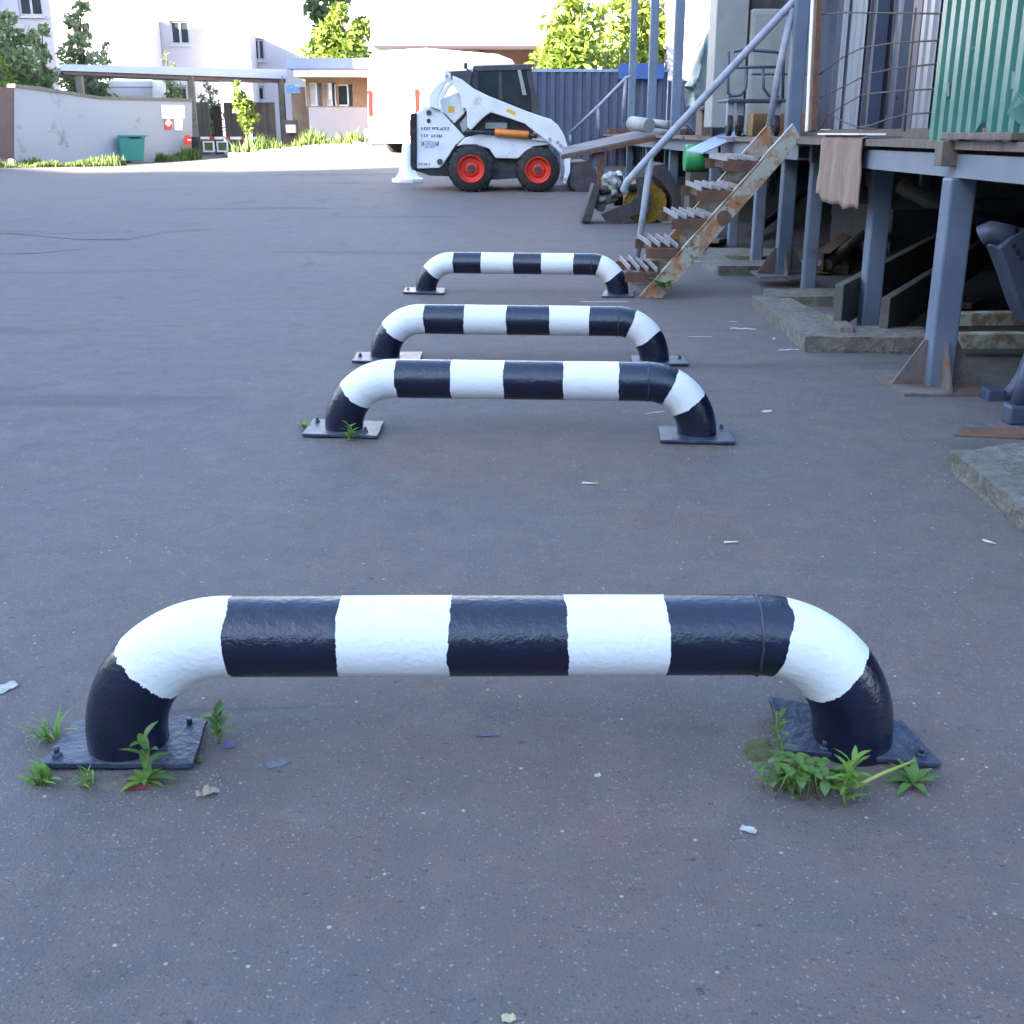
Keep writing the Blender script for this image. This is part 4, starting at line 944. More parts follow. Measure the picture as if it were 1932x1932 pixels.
# dumpster
gd = wf(252, 305)+wn*1.3; gd.z = zg(gd.x, gd.y); Yd = gd.y
dm = thing('dumpster', 'green sheet steel rubbish skip standing against the grey wall', 'skip', gd)
b = new(); A = [PY(x, y, Yd) for x, y in ((223, 258), (274, 257), (271, 304), (229, 304))]; prism(b, A, (-.22, .7, 0)); obj('tub', b, m_dump, dm, bevel=.02)
b = new(); box(b, (A[0].x-.03, Yd-.04, A[0].z), (A[1].x+.03, Yd+.3, A[0].z+.05)); obj('rim', b, m_dump, dm)
b = new(); prism(b, [PY(x, y, Yd-.012) for x, y in ((240, 257), (270, 257), (262, 262), (246, 262))], (0, .02, 0)); obj('lid_gap', b, m_black, dm)
# carport
CA, CB = PY(115, 133, 42), PY(545, 150, 49)
cf, cn = vplane(CA, CB)
if cn.y > 0: cn = -cn
cr = thing('carport', 'long pale blue flat canopy roof on posts behind the grey wall', 'canopy', V(((CA.x+CB.x)/2, (CA.y+CB.y)/2+2, 0)))
b = new(); prism(b, [cf(115, 121), cf(541, 131), cf(541, 149), cf(115, 133)], V((-.37, .93, 0))*5); obj('roof', b, m_roofb, cr)
b = new(); prism(b, [cf(118, 133)-cn*.08, cf(541, 149.5)-cn*.08, cf(541, 157)-cn*.08, cf(124, 140)-cn*.08], -cn*.12); obj('beam', b, m_gateb, cr)
for x, yb in ((146, 200), (357, 303), (528, 290)):
    b = new(); p = cf(x, 150); box(b, (p.x-.11, p.y+.08, 0), (p.x+.11, p.y+.3, cf(x, 140).z-.05)); obj('post', b, m_conc, cr)
b = new(); p = PY(372, 304, 42.6); box(b, (p.x-.13, 42.5, zg(p.x, 42)-.02), (p.x+.13, 42.8, PY(372, 258, 42.6).z)); tag(obj('gate_bollard', b, m_black, bevel=.02), 'black square bollard at the end of the grey wall', 'bollard')
# barrier gate
YT = 47
bg_ = thing('barrier_gate', 'low white barrier gate with red stripes and green mesh frames', 'gate', PY(430, 295, YT))
b = new(); a, c = PY(378, 258, YT), PY(500, 263, YT); box(b, (a.x, YT, c.z), (c.x, YT+.08, a.z)); boom = obj('boom', b, m_sign, bg_)
b = new()
for x in (395, 425, 455, 485): p, q = PY(x, 258, YT-.004), PY(x+10, 263, YT-.004); box(b, (p.x, YT-.006, q.z), (q.x, YT, p.z))
obj('stripe', b, m_redl, boom)
for x in (382, 408):
    b = new(); a, c = PY(x, 266, YT), PY(x+23, 287, YT); 
    for u0, v0, u1, v1 in ((a.x, a.z-.06, c.x, a.z), (a.x, c.z, c.x, c.z+.06), (a.x, c.z+.06, a.x+.06, a.z-.06), (c.x-.06, c.z+.06, c.x, a.z-.06)): box(b, (u0, YT, v0), (u1, YT+.05, v1))
    fr = obj('frame', b, m_winw, bg_); b = new(); box(b, (a.x+.06, YT+.02, c.z+.06), (c.x-.06, YT+.03, a.z-.06)); obj('mesh', b, m_crownd, fr)
# beige panel fence behind the gate
YI = 52
bf = thing('panel_fence', 'beige concrete panel fence seen behind the gate under the canopy', 'fence', PY(450, 270, YI))
for xa_, xb_ in ((361, 398), (421, 470), (472, 522)):
    b = new(); a, c = PY(xa_, 193, YI), PY(xb_, 268, YI); 
    n = 7
    for k in range(n): 
        u = a.x+(c.x-a.x)*k/n; box(b, (u, YI-.03*(k % 2), zg(u, YI)-.1), (u+(c.x-a.x)/n, YI+.15, a.z))
    obj('panel', b, m_beige, bf)
b = new(); a, c = PY(399, 200, YI+.1), PY(420, 268, YI+.1); box(b, (a.x, YI+.2, 0), (c.x, YI+.3, a.z)); tag(obj('gate_leaf', b, m_gateb), 'dark gate leaf between the beige fence panels', 'gate')
# white parked caravan seen over the wall
YC = 50
cvn = thing('white_trailer', 'white trailer box seen over the wall under the canopy', 'trailer', PY(250, 250, YC))
b = new(); prism(b, [PY(*q, YC) for q in ((200, 170), (206, 152), (287, 152), (288, 182), (288, 232), (206, 232), (205, 182))], (0, 2, 0)); obj('body', b, m_wht2, cvn, bevel=.03)
b = new(); a, c = PY(206, 163, YC-.01), PY(288, 166, YC-.01); box(b, (a.x, YC-.01, c.z), (c.x, YC, a.z)); obj('trim', b, m_frame, cvn)
for x in (220, 270):
    b = new(); p = PY(x, 236, YC); tube(b, [p, p+V((0, .2, 0))], .34, 18); obj('wheel', b, m_black, cvn)
# guard house
YH = 46
def hp(a, c, Y=YH): return PY(*r2(a, c), Y)
gh = thing('guard_house', 'small guard house with blue fascia, sliding windows and brick corner', 'building', hp(1400, 1350))
xL, xM, xR = hp(1150, 0).x, hp(1165, 0).x, hp(1760, 0).x; zt = hp(1400, 715).z; zs = hp(1400, 1000).z; z0 = zg(-7, YH)-.2
b = new(); wall_open(b, xL, xR+.6, zs, zt, YH, .2, [(hp(1180, 0).x, hp(1300, 0).x, hp(0, 985).z, hp(0, 770).z), (hp(1335, 0).x, hp(1440, 0).x, hp(0, 985).z, hp(0, 770).z), (hp(1455, 0).x, hp(1592, 0).x, hp(0, 990).z, hp(0, 785).z)])
obj('window_wall', b, m_brick, gh)
b = new(); box(b, (xM, YH-.02, z0), (xR+.6, YH+.3, zs)); obj('apron_wall', b, m_plast, gh)
b = new(); box(b, (hp(950, 0).x, YH+1.2, z0), (xL, YH+4, hp(1000, 800).z)); obj('side_wall', b, m_brick, gh)
b = new(); box(b, (hp(1160, 0).x, YH+.6, z0), (xR+.6, YH+4, zt)); obj('back_room', b, m_frame, gh)
b = new(); a, c = hp(1075, 645, YH-.9), hp(1770, 715, YH-.9); box(b, (a.x, YH-.9, c.z), (c.x+.6, YH+4, a.z)); obj('eave', b, m_winw, gh)
b = new(); a, c = hp(1010, 540, YH-1.0), hp(1770, 640, YH-1.0); box(b, (a.x, YH-1.0, c.z), (c.x+.6, YH+4.2, a.z)); obj('roof_fascia', b, m_fasc, gh)
for xa_, xb_, za_ in ((1180, 1300, 770), (1335, 1440, 770), (1455, 1592, 785)):
    a, c = hp(xa_, za_), hp(xb_, 988); b = new(); f_ = .05
    for u0, v0, u1, v1 in ((a.x, a.z-f_, c.x, a.z), (a.x, c.z, c.x, c.z+f_), (a.x, c.z+f_, a.x+f_, a.z-f_), (c.x-f_, c.z+f_, c.x, a.z-f_)): box(b, (u0, YH+.08, v0), (u1, YH+.14, v1))
    wo = obj('window', b, m_winw, gh); b = new(); box(b, (a.x+f_, YH+.1, c.z+f_), (c.x-f_, YH+.115, a.z-f_)); obj('pane', b, m_glassd if xa_ == 1455 else m_frame, wo)
b = new(); a, c = hp(1400, 775, YH-.05), hp(1435, 925, YH-.05); box(b, (a.x, YH-.05, c.z), (c.x, YH, a.z)); obj('shutter', b, m_winw, gh)
b = new(); a, c = hp(1012, 790, YH-.3), hp(1138, 865, YH-.3); box(b, (a.x, YH-.3, c.z), (c.x, YH-.26, a.z)); tag(obj('blue_sign', b, m_signb), 'blue and white sign hanging left of the guard house windows', 'sign')
b = new(); a, c = hp(1003, 1162, YH-.3), hp(1095, 1238, YH-.3); box(b, (a.x, YH-.3, c.z), (c.x, YH-.1, a.z)); mb = tag(obj('white_notice', b, m_sign, bevel=.01), 'white square board at knee height left of the guard house apron', 'notice')
b = new(); a = hp(1050, 1120, YH); box(b, (a.x-.3, YH, z0), (a.x+.25, YH+.1, hp(1050, 1120).z)); tag(obj('door_panel', b, m_gateb), 'dark post panel behind the white square board', 'panel')

# kerb stones of the sunlit verge and its weeds
rk = random.Random(12)
xk = 432
kerb_n = 0
while xk < 690:
    wd = rk.uniform(16, 26); t = (xk-432)/260
    p, q = PY(xk, 300, 41.5-2.2*t), PY(xk+wd, 300, 41.5-2.2*t); zz = zg(p.x, p.y)
    b = new(); box(b, (p.x, p.y-.1, zz-.05), (q.x-.04, p.y+.22, zz+.16+rk.uniform(-.03, .03)))
    tag(obj('kerb_stone', b, m_kerbw, bevel=.03), 'whitewashed kerb stone edging the sunlit weed bed by the guard house', 'kerb stone', 'kerb stones of the weed bed'); xk += wd

def blades(name, pts, n, hmin, hmax, wd, m, seed, spread=.0, label=None, cat='grass', kind='stuff'):
    rr = random.Random(seed); vs, fs_ = [], []
    for k in range(n):
        x, y = pts(rr); z = zg(x, y); h = hmin+(hmax-hmin)*rr.random()**1.6*max(.12, .5+1.1*noise.noise(V((x*1.1, y*1.6, seed)))); a = rr.uniform(0, 6.28); dx, dy = math.cos(a)*wd, math.sin(a)*wd
        ln = rr.uniform(.1, .5)*h; b_ = rr.uniform(0, 6.28); lx, ly = math.cos(b_)*ln, math.sin(b_)*ln; i = len(vs)
        vs += [(x-dx, y-dy, z), (x+dx, y+dy, z), (x+dx*.7+lx*.4, y+dy*.7+ly*.4, z+h*.6), (x-dx*.7+lx*.4, y-dy*.7+ly*.4, z+h*.6), (x+lx, y+ly, z+h)]
        fs_ += [(i, i+1, i+2, i+3), (i+3, i+2, i+4)]
    me = bpy.data.meshes.new(name); me.from_pydata(vs, [], fs_); me.materials.append(m); o = bpy.data.objects.new(name, me); C.objects.link(o)
    return tag(o, label, cat, kind=kind)
def verge_pts(r_):
    t = r_.random(); x = PY(432+262*t, 300, 42).x; y = 41.6-2.2*t+.35+r_.random()**1.4*2.6; return x, y
blades('weed_verge', verge_pts, 5600, .06, .8, .03, m_grass, 4, label='tall sunlit weeds filling the bed in front of the guard house', cat='weeds')
b = new(); pp = [PY(435, 300, 41.8), PY(694, 300, 39.8), PY(694, 300, 45), PY(420, 300, 46)]
prism(b, [V((p.x, p.y, zg(p.x, p.y)+.02)) for p in pp], (0, 0, .05)); struct('verge_soil', b, m_soil)
# grass bank below the wall
bank = []
def bank_pts(r_):
    t = r_.random(); x = WA.x-3+t*6.2; yb = WA.y-.15+t*.9; y = yb-(1-t*.75)*2.6*r_.random(); return x, y
blades('grass_bank', bank_pts, 5200, .04, .42, .025, m_grass, 8, label='green grass bank at the foot of the wall on the left', cat='grass')
def bush_pts(r_):
    t = r_.random(); p = wf(285+60*t, 300)+wn*(.2+r_.random()*.7); return p.x, p.y
blades('wall_weeds', bush_pts, 1600, .06, .5, .035, m_grass, 9, label='low green weeds along the wall right of the skip', cat='weeds')

# ------------------------------------------------------------------ white house
YK = 62
def kx(x, Y=YK): return PY(x, 100, Y).x
def kz(y, Y=YK): return PY(300, y, Y).z
hs = thing('white_house', 'large white plastered apartment house behind the canopy with projecting bays', 'building', (kx(300), YK, 0))
def win(x0, x1, y0, y1, Y): return (PY(x0, y0, Y).x, PY(x1, y0, Y).x, PY(x0, y1, Y).z, PY(x0, y0, Y).z)
ops = [win(318, 355, 38, 84, YK), win(474, 498, 73, 114, YK), win(474, 498, 162, 190, YK), win(318, 352, 160, 190, YK)]
b = new(); wall_open(b, kx(-200), kx(575), -.3, 15, YK, .35, ops); obj('wall', b, m_plast, hs)
Yb = YK-2.1; opb = [win(30, 76, -20, 30, Yb), win(180, 215, 20, 60, Yb+.0)]
opb = opb[:1]
b = new(); wall_open(b, kx(-210, Yb), kx(283, Yb), -.3, kz(30, Yb), Yb, 2.0, opb); obj('bay_wall', b, m_plast, hs)
b = new(); wall_open(b, kx(410, YK-1.6), kx(472, YK-1.6), -.3, kz(62, YK-1.6), YK-1.6, 1.5, []); obj('bay_wall', b, m_plast, hs)
b = new(); box(b, (kx(-500), Yb-5.2, -.3), (kx(-175), YK-2.2, 15)); obj('shade_wing', b, m_plast, hs)  # unseen wing added to throw shade on the facade's left part
b = new(); box(b, (kx(-200)-.2, YK-.5, 15), (kx(575)+.2, YK+8, 15.4)); obj('roof', b, m_frame, hs)
b = new(); box(b, (kx(284, Yb+.6), Yb+.6, kz(150, Yb)), (kx(284, Yb+.6)+.1, Yb+.8, kz(62, Yb))); obj('downpipe', b, m_frame, hs)
for oo_, Y in [(o_, YK) for o_ in ops]+[(o_, Yb) for o_ in opb]:
    xa_, xb_, za_, zb_ = oo_; b = new(); f_ = .1
    for u0, v0, u1, v1 in ((xa_, zb_-f_, xb_, zb_), (xa_, za_, xb_, za_+f_), (xa_, za_+f_, xa_+f_, zb_-f_), (xb_-f_, za_+f_, xb_, zb_-f_), ((xa_+xb_)/2-.05, za_+f_, (xa_+xb_)/2+.05, zb_-f_)): box(b, (u0, Y+.12, v0), (u1, Y+.2, v1))
    wo = obj('window', b, m_frame, hs); b = new(); box(b, (xa_+f_, Y+.15, za_+f_), (xb_-f_, Y+.17, zb_-f_)); obj('pane', b, m_glassd, wo)
    b = new(); box(b, (xa_-.1, Y-.12, za_-.1), (xb_+.1, Y+.1, za_-.002)); obj('sill', b, m_frame, wo)

# ------------------------------------------------------------------ trees
def leafmesh(name, clumps, per, size, m, parent, seed, flat=.6):
    rr = random.Random(seed); vs, fs_ = [], []
    for (c, r) in clumps:
        for k in range(int(per*r*r)):
            while True:
                p = V((rr.uniform(-1, 1), rr.uniform(-1, 1), rr.uniform(-1, 1)))
                if p.length <= 1: break
            p = p*(.55+.45*rr.random()) if p.length < .4 else p
            q = c + V((p.x*r, p.y*r, p.z*r*.85)); s = size*rr.uniform(.6, 1.3)
            n = V((rr.gauss(0, 1), rr.gauss(0, 1), rr.gauss(0, 1)+flat)).normalized(); t = n.orthogonal().normalized(); t = Matrix.Rotation(rr.uniform(0, 6.28), 3, n) @ t; u = n.cross(t)
            i = len(vs); vs += [q-t*s, q-t*s*.1+u*s*.5, q+t*s, q-t*s*.1-u*s*.5]; fs_.append((i, i+1, i+2, i+3))
    off = wloc(parent) if parent else V()
    me = bpy.data.meshes.new(name); me.from_pydata([v-off for v in vs], [], fs_); me.materials.append(m); o = bpy.data.objects.new(name, me); C.objects.link(o); o.parent = parent
    return o
def tree(name, label, base, top, rad, m, seed, size=.16, per=260, shape='round', group=None, low=.25, cat='tree'):
    base = V(base); rr = random.Random(seed); hgt = top-base.z
    root = thing(name, label, cat, base, group)
    cl = []
    nb = 16 if shape == 'round' else 14
    b = new(); tube(b, [base-V((0, 0, .1)), base+V((.05, 0, hgt*.3)), base+V((.1, .05, hgt*.6)), base+V((.02, 0, hgt*.92))], [max(.05, rad*.07), max(.04, rad*.055), max(.03, rad*.035), .015], 8)
    for k in range(nb):
        f = low+(1-low)*(k+.5)/nb
        if shape == 'cone': rmax = rad*(1-f)**.6+.1*rad
        else: rmax = rad*math.sqrt(max(.05, 1-((f-low-(1-low)*.42)/((1-low)*.62))**2))
        a = k*2.4+rr.uniform(-.4, .4); d = rmax*rr.uniform(.25, .72); r = max(.22*rad, rmax*rr.uniform(.42, .62))
        c = base+V((math.cos(a)*d, math.sin(a)*d, hgt*f-r*.3)); cl.append((c, r))
        s0 = base+V((.05, 0, hgt*max(.15, f-.2))); tube(b, [s0, (s0+c)/2+V((0, 0, .1)), c], [rad*.025+.01, rad*.015+.008, .006], 5)
    obj('trunk', b, m_bark, root)
    leafmesh('crown', cl, per, size, m, root, seed)
    return root
def tr(name, label, xpx, ytop, wpx, Y, m, seed, **k):
    p = PY(xpx, ytop, Y); rad = wpx/2/F*Y; return tree(name, label, (p.x, Y, zg(p.x, min(Y, 55))), p.z, rad, m, seed, **k)
tr('leafy_tree', 'bushy green tree at the left edge behind the wall', 18, 22, 120, 46, m_crownd, 21, size=.17, per=330, low=.1)
tr('leafy_tree', 'low bright green tree at the left edge in front of the bushy one', -5, 95, 75, 43, m_crown, 22, size=.14, per=260, low=.1)
tr('conifer_tree', 'tall tapering green tree left of the canopy roof', 142, 2, 150, 49, m_crowng, 23, size=.17, per=420, shape='cone', low=.05)
tr('conifer_tree', 'dark narrow tree between the two left trees', 70, 45, 110, 50, m_crownd, 24, size=.17, per=420, shape='cone', low=.1)
tr('conifer_tree', 'slim small tree right of the tall tapering tree', 196, 76, 66, 52, m_crowng, 25, size=.13, per=620, shape='cone', low=.1)
tr('shrub', 'small shrub rising above the canopy in front of the white house', 312, 92, 42, 55, m_crownd, 26, size=.12, per=420, low=.1, cat='shrub')
tr('shrub', 'dark shrub under the left end of the canopy', 172, 142, 60, 51, m_crownd, 27, size=.13, per=400, low=.05, cat='shrub')
tr('shrub', 'dark shrub right of the white trailer under the canopy', 318, 140, 62, 52, m_crownd, 28, size=.13, per=400, low=.05, cat='shrub')
tr('shrub', 'shrub above the beige fence under the canopy', 392, 152, 56, 54, m_crownd, 29, size=.13, per=400, low=.05, cat='shrub')
tr('leafy_tree', 'sunlit yellow green tree behind the guard house roof', 645, 8, 150, 57, m_crown, 31, size=.2, per=330, low=.15)
tr('leafy_tree', 'tall darker tree behind the sunlit one over the guard house', 615, -40, 110, 66, m_crownd, 32, size=.22, per=300, low=.3)
tr('leafy_tree', 'sunlit tree behind the navy fence left of the deck posts', 1080, -15, 190, 36, m_crown, 33, size=.15, per=420, low=.1)
tr('leafy_tree', 'sunlit tree behind the navy fence seen between the deck posts', 1210, -45, 190, 38.5, m_crown, 34, size=.15, per=420, low=.1)
# young sunlit tree by the gate: crooked column
YY = 41.6; yp = PY(464, 285, YY); yb = V((yp.x, YY, zg(yp.x, YY)))
yt = thing('young_tree', 'thin crooked sunlit young tree in the weed bed by the gate', 'tree', yb)
pth = [yb]+[PY(x, y, YY) for x, y in ((466, 255), (460, 215), (455, 180), (446, 155))]
b = new(); tube(b, pth, [.05, .045, .035, .025, .01], 8); tube(b, [pth[1], PY(472, 240, YY), PY(480, 225, YY)], [.02, .015, .008], 6); tube(b, [pth[2], PY(446, 205, YY), PY(440, 188, YY)], [.02, .015, .008], 6); obj('trunk', b, m_bark, yt)
cl = [(PY(x, y, YY), r_) for x, y, r_ in ((446, 158, .16), (452, 176, .22), (458, 192, .3), (460, 210, .32), (463, 228, .27), (466, 244, .2), (479, 222, .22), (443, 192, .18), (448, 205, .18), (470, 196, .2))]
leafmesh('crown', cl, 1400, .1, m_crown, yt, 40)

# ------------------------------------------------------------------ weeds at the barriers
def leaf(vs, fs_, p, d, up, ln, wd, curl=.3, seg=4):
    d = V(d).normalized(); s = d.cross(V(up)).normalized() if abs(d.dot(V(up))) < .98 else V((1, 0, 0)); n = s.cross(d); i0 = len(vs)
    for k in range(seg+1):
        t = k/seg; w_ = wd*math.sin(math.pi*min(.97, .12+.88*t))**.8 if t < 1 else 0.0005
        c = p+d*ln*t - n*(-curl*ln*(t*.5-t*t)); vs += [c-s*w_/2+n*w_*.12, c, c+s*w_/2+n*w_*.12]
    for k in range(seg):
        a = i0+k*3; fs_ += [(a, a+1, a+4, a+3), (a+1, a+2, a+5, a+4)]
def weed(label, px, h, kind, seed, n=10, lean=(0, 0), lf=.05, lw=.014, m=None, ground=None):
    g = ground or G(*px); rr = random.Random(seed)
    root = thing('weed', label, 'weed', g, 'weeds growing at the barriers')
    vs, fs_ = [], []; b = new(); hasstem = False
    up = V((0, 0, 1))
    if kind == 'rosette':
        for k in range(n):
            a = k*2.4+rr.uniform(-.3, .3); e = rr.uniform(.15, .9); leaf(vs, fs_, g+V((0, 0, .003)), (math.cos(a)*math.cos(e), math.sin(a)*math.cos(e), math.sin(e)), up, lf*rr.uniform(.7, 1.2), lw*rr.uniform(.8, 1.2), .5)
    elif kind == 'grass':
        for k in range(n):
            a = rr.uniform(0, 6.28); e = rr.uniform(.6, 1.45); leaf(vs, fs_, g+V((rr.uniform(-.015, .015), rr.uniform(-.015, .015), 0)), (math.cos(a)*math.cos(e)+lean[0], math.sin(a)*math.cos(e)+lean[1], math.sin(e)), up if e < 1.2 else V((1, .2, 0)), h*rr.uniform(.5, 1.1), lw*rr.uniform(.7, 1.2), .7)
    elif kind == 'upright':
        ns = 6; pts = [g+V((lean[0]*t*t+.006*math.sin(t*5+seed), lean[1]*t*t, h*t)) for t in [k/ns for k in range(ns+1)]]
        tube(b, pts, [.0032*(1-.6*k/ns) for k in range(ns+1)], 6); hasstem = True
        for k in range(n):
            t = .12+.86*k/n; p = g+V((lean[0]*t*t, lean[1]*t*t, h*t)); a = k*2.4+rr.uniform(-.4, .4); e = rr.uniform(.25, .8)+t*.3
            leaf(vs, fs_, p, (math.cos(a)*math.cos(e), math.sin(a)*math.cos(e), math.sin(e)), up, lf*rr.uniform(.7, 1.15)*(1.15-.5*t), lw*rr.uniform(.8, 1.1), .5)
    elif kind == 'mass':
        for k in range(n):
            a = rr.uniform(0, 6.28); d = math.sqrt(rr.random())*h*1.0; base = g+V((math.cos(a)*d, math.sin(a)*d*.45, 0)); hh = h*rr.uniform(.25, .85)
            tip = base+V((rr.uniform(-.02, .02), rr.uniform(-.02, .02), hh)); tube(b, [base, tip], .0013, 5); hasstem = True
            for q in range(3):
                a2 = q*2.1+rr.uniform(0, 1); e = rr.uniform(-.3, .5); leaf(vs, fs_, tip, (math.cos(a2)*math.cos(e), math.sin(a2)*math.cos(e), math.sin(e)), up, lf*rr.uniform(.7, 1.2), lw*rr.uniform(.8, 1.2), .5)
    me = bpy.data.meshes.new('leaf'); me.from_pydata([v-g for v in vs], [], fs_); me.materials.append(m or m_leafn)
    for p in me.polygons: p.use_smooth = True
    o = bpy.data.objects.new('leaf', me); C.objects.link(o); o.parent = root
    if hasstem: obj('stem', b, m_stem, root)
    else: b.free()
    return root
weed('feathery grass tuft behind the left corner of the nearest base plate on the left', (96, 1396), .07, 'grass', 1, 22, lf=.05, lw=.006, m=m_leafb, lean=(-.25, 0))
weed('small bright tuft at the front left corner of the left base plate', (80, 1477), .05, 'grass', 2, 26, lw=.009, m=m_leafb)
weed('tiny two bladed sprout at the front edge of the left base plate', (165, 1482), .045, 'grass', 3, 12, lw=.006, m=m_leafb)
weed('broad leaved weed standing in front of the nearest left leg', (283, 1482), .115, 'upright', 4, 9, lf=.06, lw=.019)
weed('low leafy sprout at the root of the broad leaved weed', (272, 1478), .04, 'rosette', 5, 9, lf=.045, lw=.013, m=m_leafb)
weed('dark weed with a round leaf right of the left base plate', (413, 1402), .075, 'upright', 6, 9, lf=.055, lw=.022)
weed('small clover leaf between the plate and the purple petal', (368, 1440), .02, 'rosette', 16, 4, lf=.02, lw=.013)
weed('tall thin leaved weed at the left corner of the right base plate', (1470, 1448), .125, 'upright', 7, 18, lf=.036, lw=.010, lean=(-.01, 0))
weed('wide clump of round leaved weeds in front of the right base plate', (1530, 1500), .08, 'mass', 8, 30, lf=.027, lw=.017)
weed('bright pointed leaved weed in front of the right leg', (1592, 1522), .11, 'upright', 9, 22, lf=.058, lw=.011, m=m_leafb, lean=(.01, -.01))
weed('yellowing rosette at the right end of the right base plate', (1722, 1480), .05, 'rosette', 10, 12, lf=.055, lw=.018)
weed('small weed beside the upright clump behind the right plate corner', (1485, 1490), .05, 'mass', 17, 10, lf=.025, lw=.013)
weed('green weed in front of the left leg of the second barrier', (660, 833), .07, 'upright', 11, 11, lf=.055, lw=.020, m=m_leafb)
weed('small weed left of the standing bolt of the second barrier', (574, 808), .03, 'rosette', 12, 8, lf=.05, lw=.018, m=m_leafb)
weed('small bright weed on the lowest rusty stair tread', (1219, 545), .12, 'rosette', 13, 16, lf=.11, lw=.045, m=m_leafb, ground=V((1.14, YN-.04, .09)))
b = new(); tube(b, [G(1608, 1512)+V((0, 0, .03)), G(1660, 1490)+V((0, 0, .035)), G(1722, 1460)+V((0, 0, .03))], [.004, .0035, .0025], 8); tag(obj('dry_stalk', b, M('yellow_stalk', (.36, .36, .08), .6)), 'yellow green plant stalk lying across the weeds by the right plate', 'stalk')
# moss and soil patches
def patch(name, cx, cyy, rx, ry, m, seed, hgt=.006):
    b = new(); pts = []
    for k in range(26):
        t = k*2*math.pi/26; f = 1+.35*noise.noise(V((math.cos(t)*1.7, math.sin(t)*1.7, seed))); pts.append(G(cx+rx*f*math.cos(t), cyy+ry*f*math.sin(t)))
    cc = G(cx, cyy); v0 = b.verts.new(cc+V((0, 0, hgt))); r1_ = [b.verts.new(cc.lerp(p, .6)+V((0, 0, hgt*.8))) for p in pts]; r2_ = [b.verts.new(p-V((0, 0, .002))) for p in pts]
    for k in range(26):
        j = (k+1) % 26; b.faces.new((v0, r1_[k], r1_[j])); b.faces.new((r1_[k], r2_[k], r2_[j], r1_[j]))
    return obj(name, b, m, smooth=True)
m_dirt = M('sandy_dirt', (.14, .115, .09), .95, (.10, .085, .07), 40, .4, .65, bump=.7, bscale=150)
for a in ((1432, 1415, 34, 26, m_moss, 1, 'olive moss patch at the corner of the nearest right base plate'),):
    tag(patch('moss', *a[:6]), a[6], 'moss', kind='stuff')
tag(patch('sandy_dirt', 230, 1478, 190, 16, m_dirt, 3, .004), 'sandy dirt gathered along the front of the left base plate', 'dirt', kind='stuff')
tag(patch('sandy_dirt', 1600, 1470, 180, 26, m_dirt, 5, .005), 'sandy dirt gathered under the weeds of the right base plate', 'dirt', kind='stuff')
tag(patch('sandy_dirt', 655, 832, 70, 7, m_dirt, 7, .003), 'sandy dirt along the left base plate of the second barrier', 'dirt', kind='stuff')
tag(patch('sandy_dirt', 1330, 846, 80, 5, m_dirt, 8, .003), 'sandy dirt along the right base plate of the second barrier', 'dirt', kind='stuff')
tag(patch('sandy_dirt', 1500, 1360, 90, 30, m_dirt, 9, .003), 'sandy dirt behind the lifted corner of the nearest right base plate', 'dirt', kind='stuff')
m_crack = M('crack_asphalt', (.080, .074, .075), .9, (.12, .11, .11), 8, .42, .58)
for pts, w0 in ((((-30, 438), (60, 444), (150, 452), (240, 452), (330, 436), (420, 432)), .10), (((-20, 480), (70, 478), (150, 470), (215, 455)), .08), (((640, 461), (660, 462)), .22), (((1390, 940), (1410, 955), (1440, 1000), (1470, 1060)), .012), (((300, 1342), (700, 1330)), .004)):
    b = new(); pr = None; n = len(pts)
    fine = []
    for i in range(n-1):
        for k in range(8): t = k/8; fine.append((pts[i][0]*(1-t)+pts[i+1][0]*t, pts[i][1]*(1-t)+pts[i+1][1]*t))
    for i, q in enumerate(fine):
        p = G(*q)+V((0, 0, .004)); p.y += .25*w0*noise.noise(V((i*.9, w0*50, 2))); ww = w0*(.5+.6*abs(noise.noise(V((i*.7, 3, w0*90)))))*math.sin(math.pi*(i+.5)/len(fine))**.4
        cur = (b.verts.new(p-V((0, ww/2, 0))), b.verts.new(p+V((0, ww/2, 0))))
        if pr: b.faces.new((pr[0], cur[0], cur[1], pr[1]))
        pr = cur
    struct('asphalt_crack', b, m_crack)
# ------------------------------------------------------------------ litter
def flake(name, label, cat, px, l, wd, m, rot=0, hgt=.004, group=None, seed=0, bend=.3):
    g = G(*px); rr = random.Random(seed+int(px[0])); b = new(); n = 7; d = V((math.cos(rot), math.sin(rot), 0)); s = V((-d.y, d.x, 0)); rows = []
    for k in range(n+1):
        t = k/n-.5; w_ = wd*(.55+.45*math.cos(t*2.6))*rr.uniform(.75, 1.2); z = hgt*(.4+rr.random()*bend*2); c = g+d*l*t+V((0, 0, z))
        rows.append((b.verts.new(c-s*w_/2), b.verts.new(c+s*w_/2+V((0, 0, hgt*rr.random())))))
    for k in range(n): b.faces.new((rows[k][0], rows[k+1][0], rows[k+1][1], rows[k][1]))
    return tag(obj(name, b, m, solid=.0012), label, cat, group)
def butt(label, px, rot, l=.045, r=.004):
    g = G(*px); d = V((math.cos(rot), math.sin(rot), 0)); b = new(); tube(b, [g-d*l/2+V((0, 0, r)), g+d*l*.1+V((0, 0, r)), g+d*l/2+V((0, 0, r*.95))], [r, r*.95, r*.8], 8)
    tag(obj('cigarette_butt', b, m_butt), label, 'cigarette butt', 'cigarette butts on the asphalt')
butt('white cigarette butt on the asphalt right of the nearest barrier rail', (1380, 1025), .1)
butt('cigarette butt in front of the concrete slab at the right edge', (1867, 1025), -.9)
butt('yellowish cigarette butt below the blue machine stand', (1832, 815), -.3)
butt('cigarette butt between the first and the second barrier', (1114, 914), -.15, .06)
LG = 'paper scraps on the asphalt'
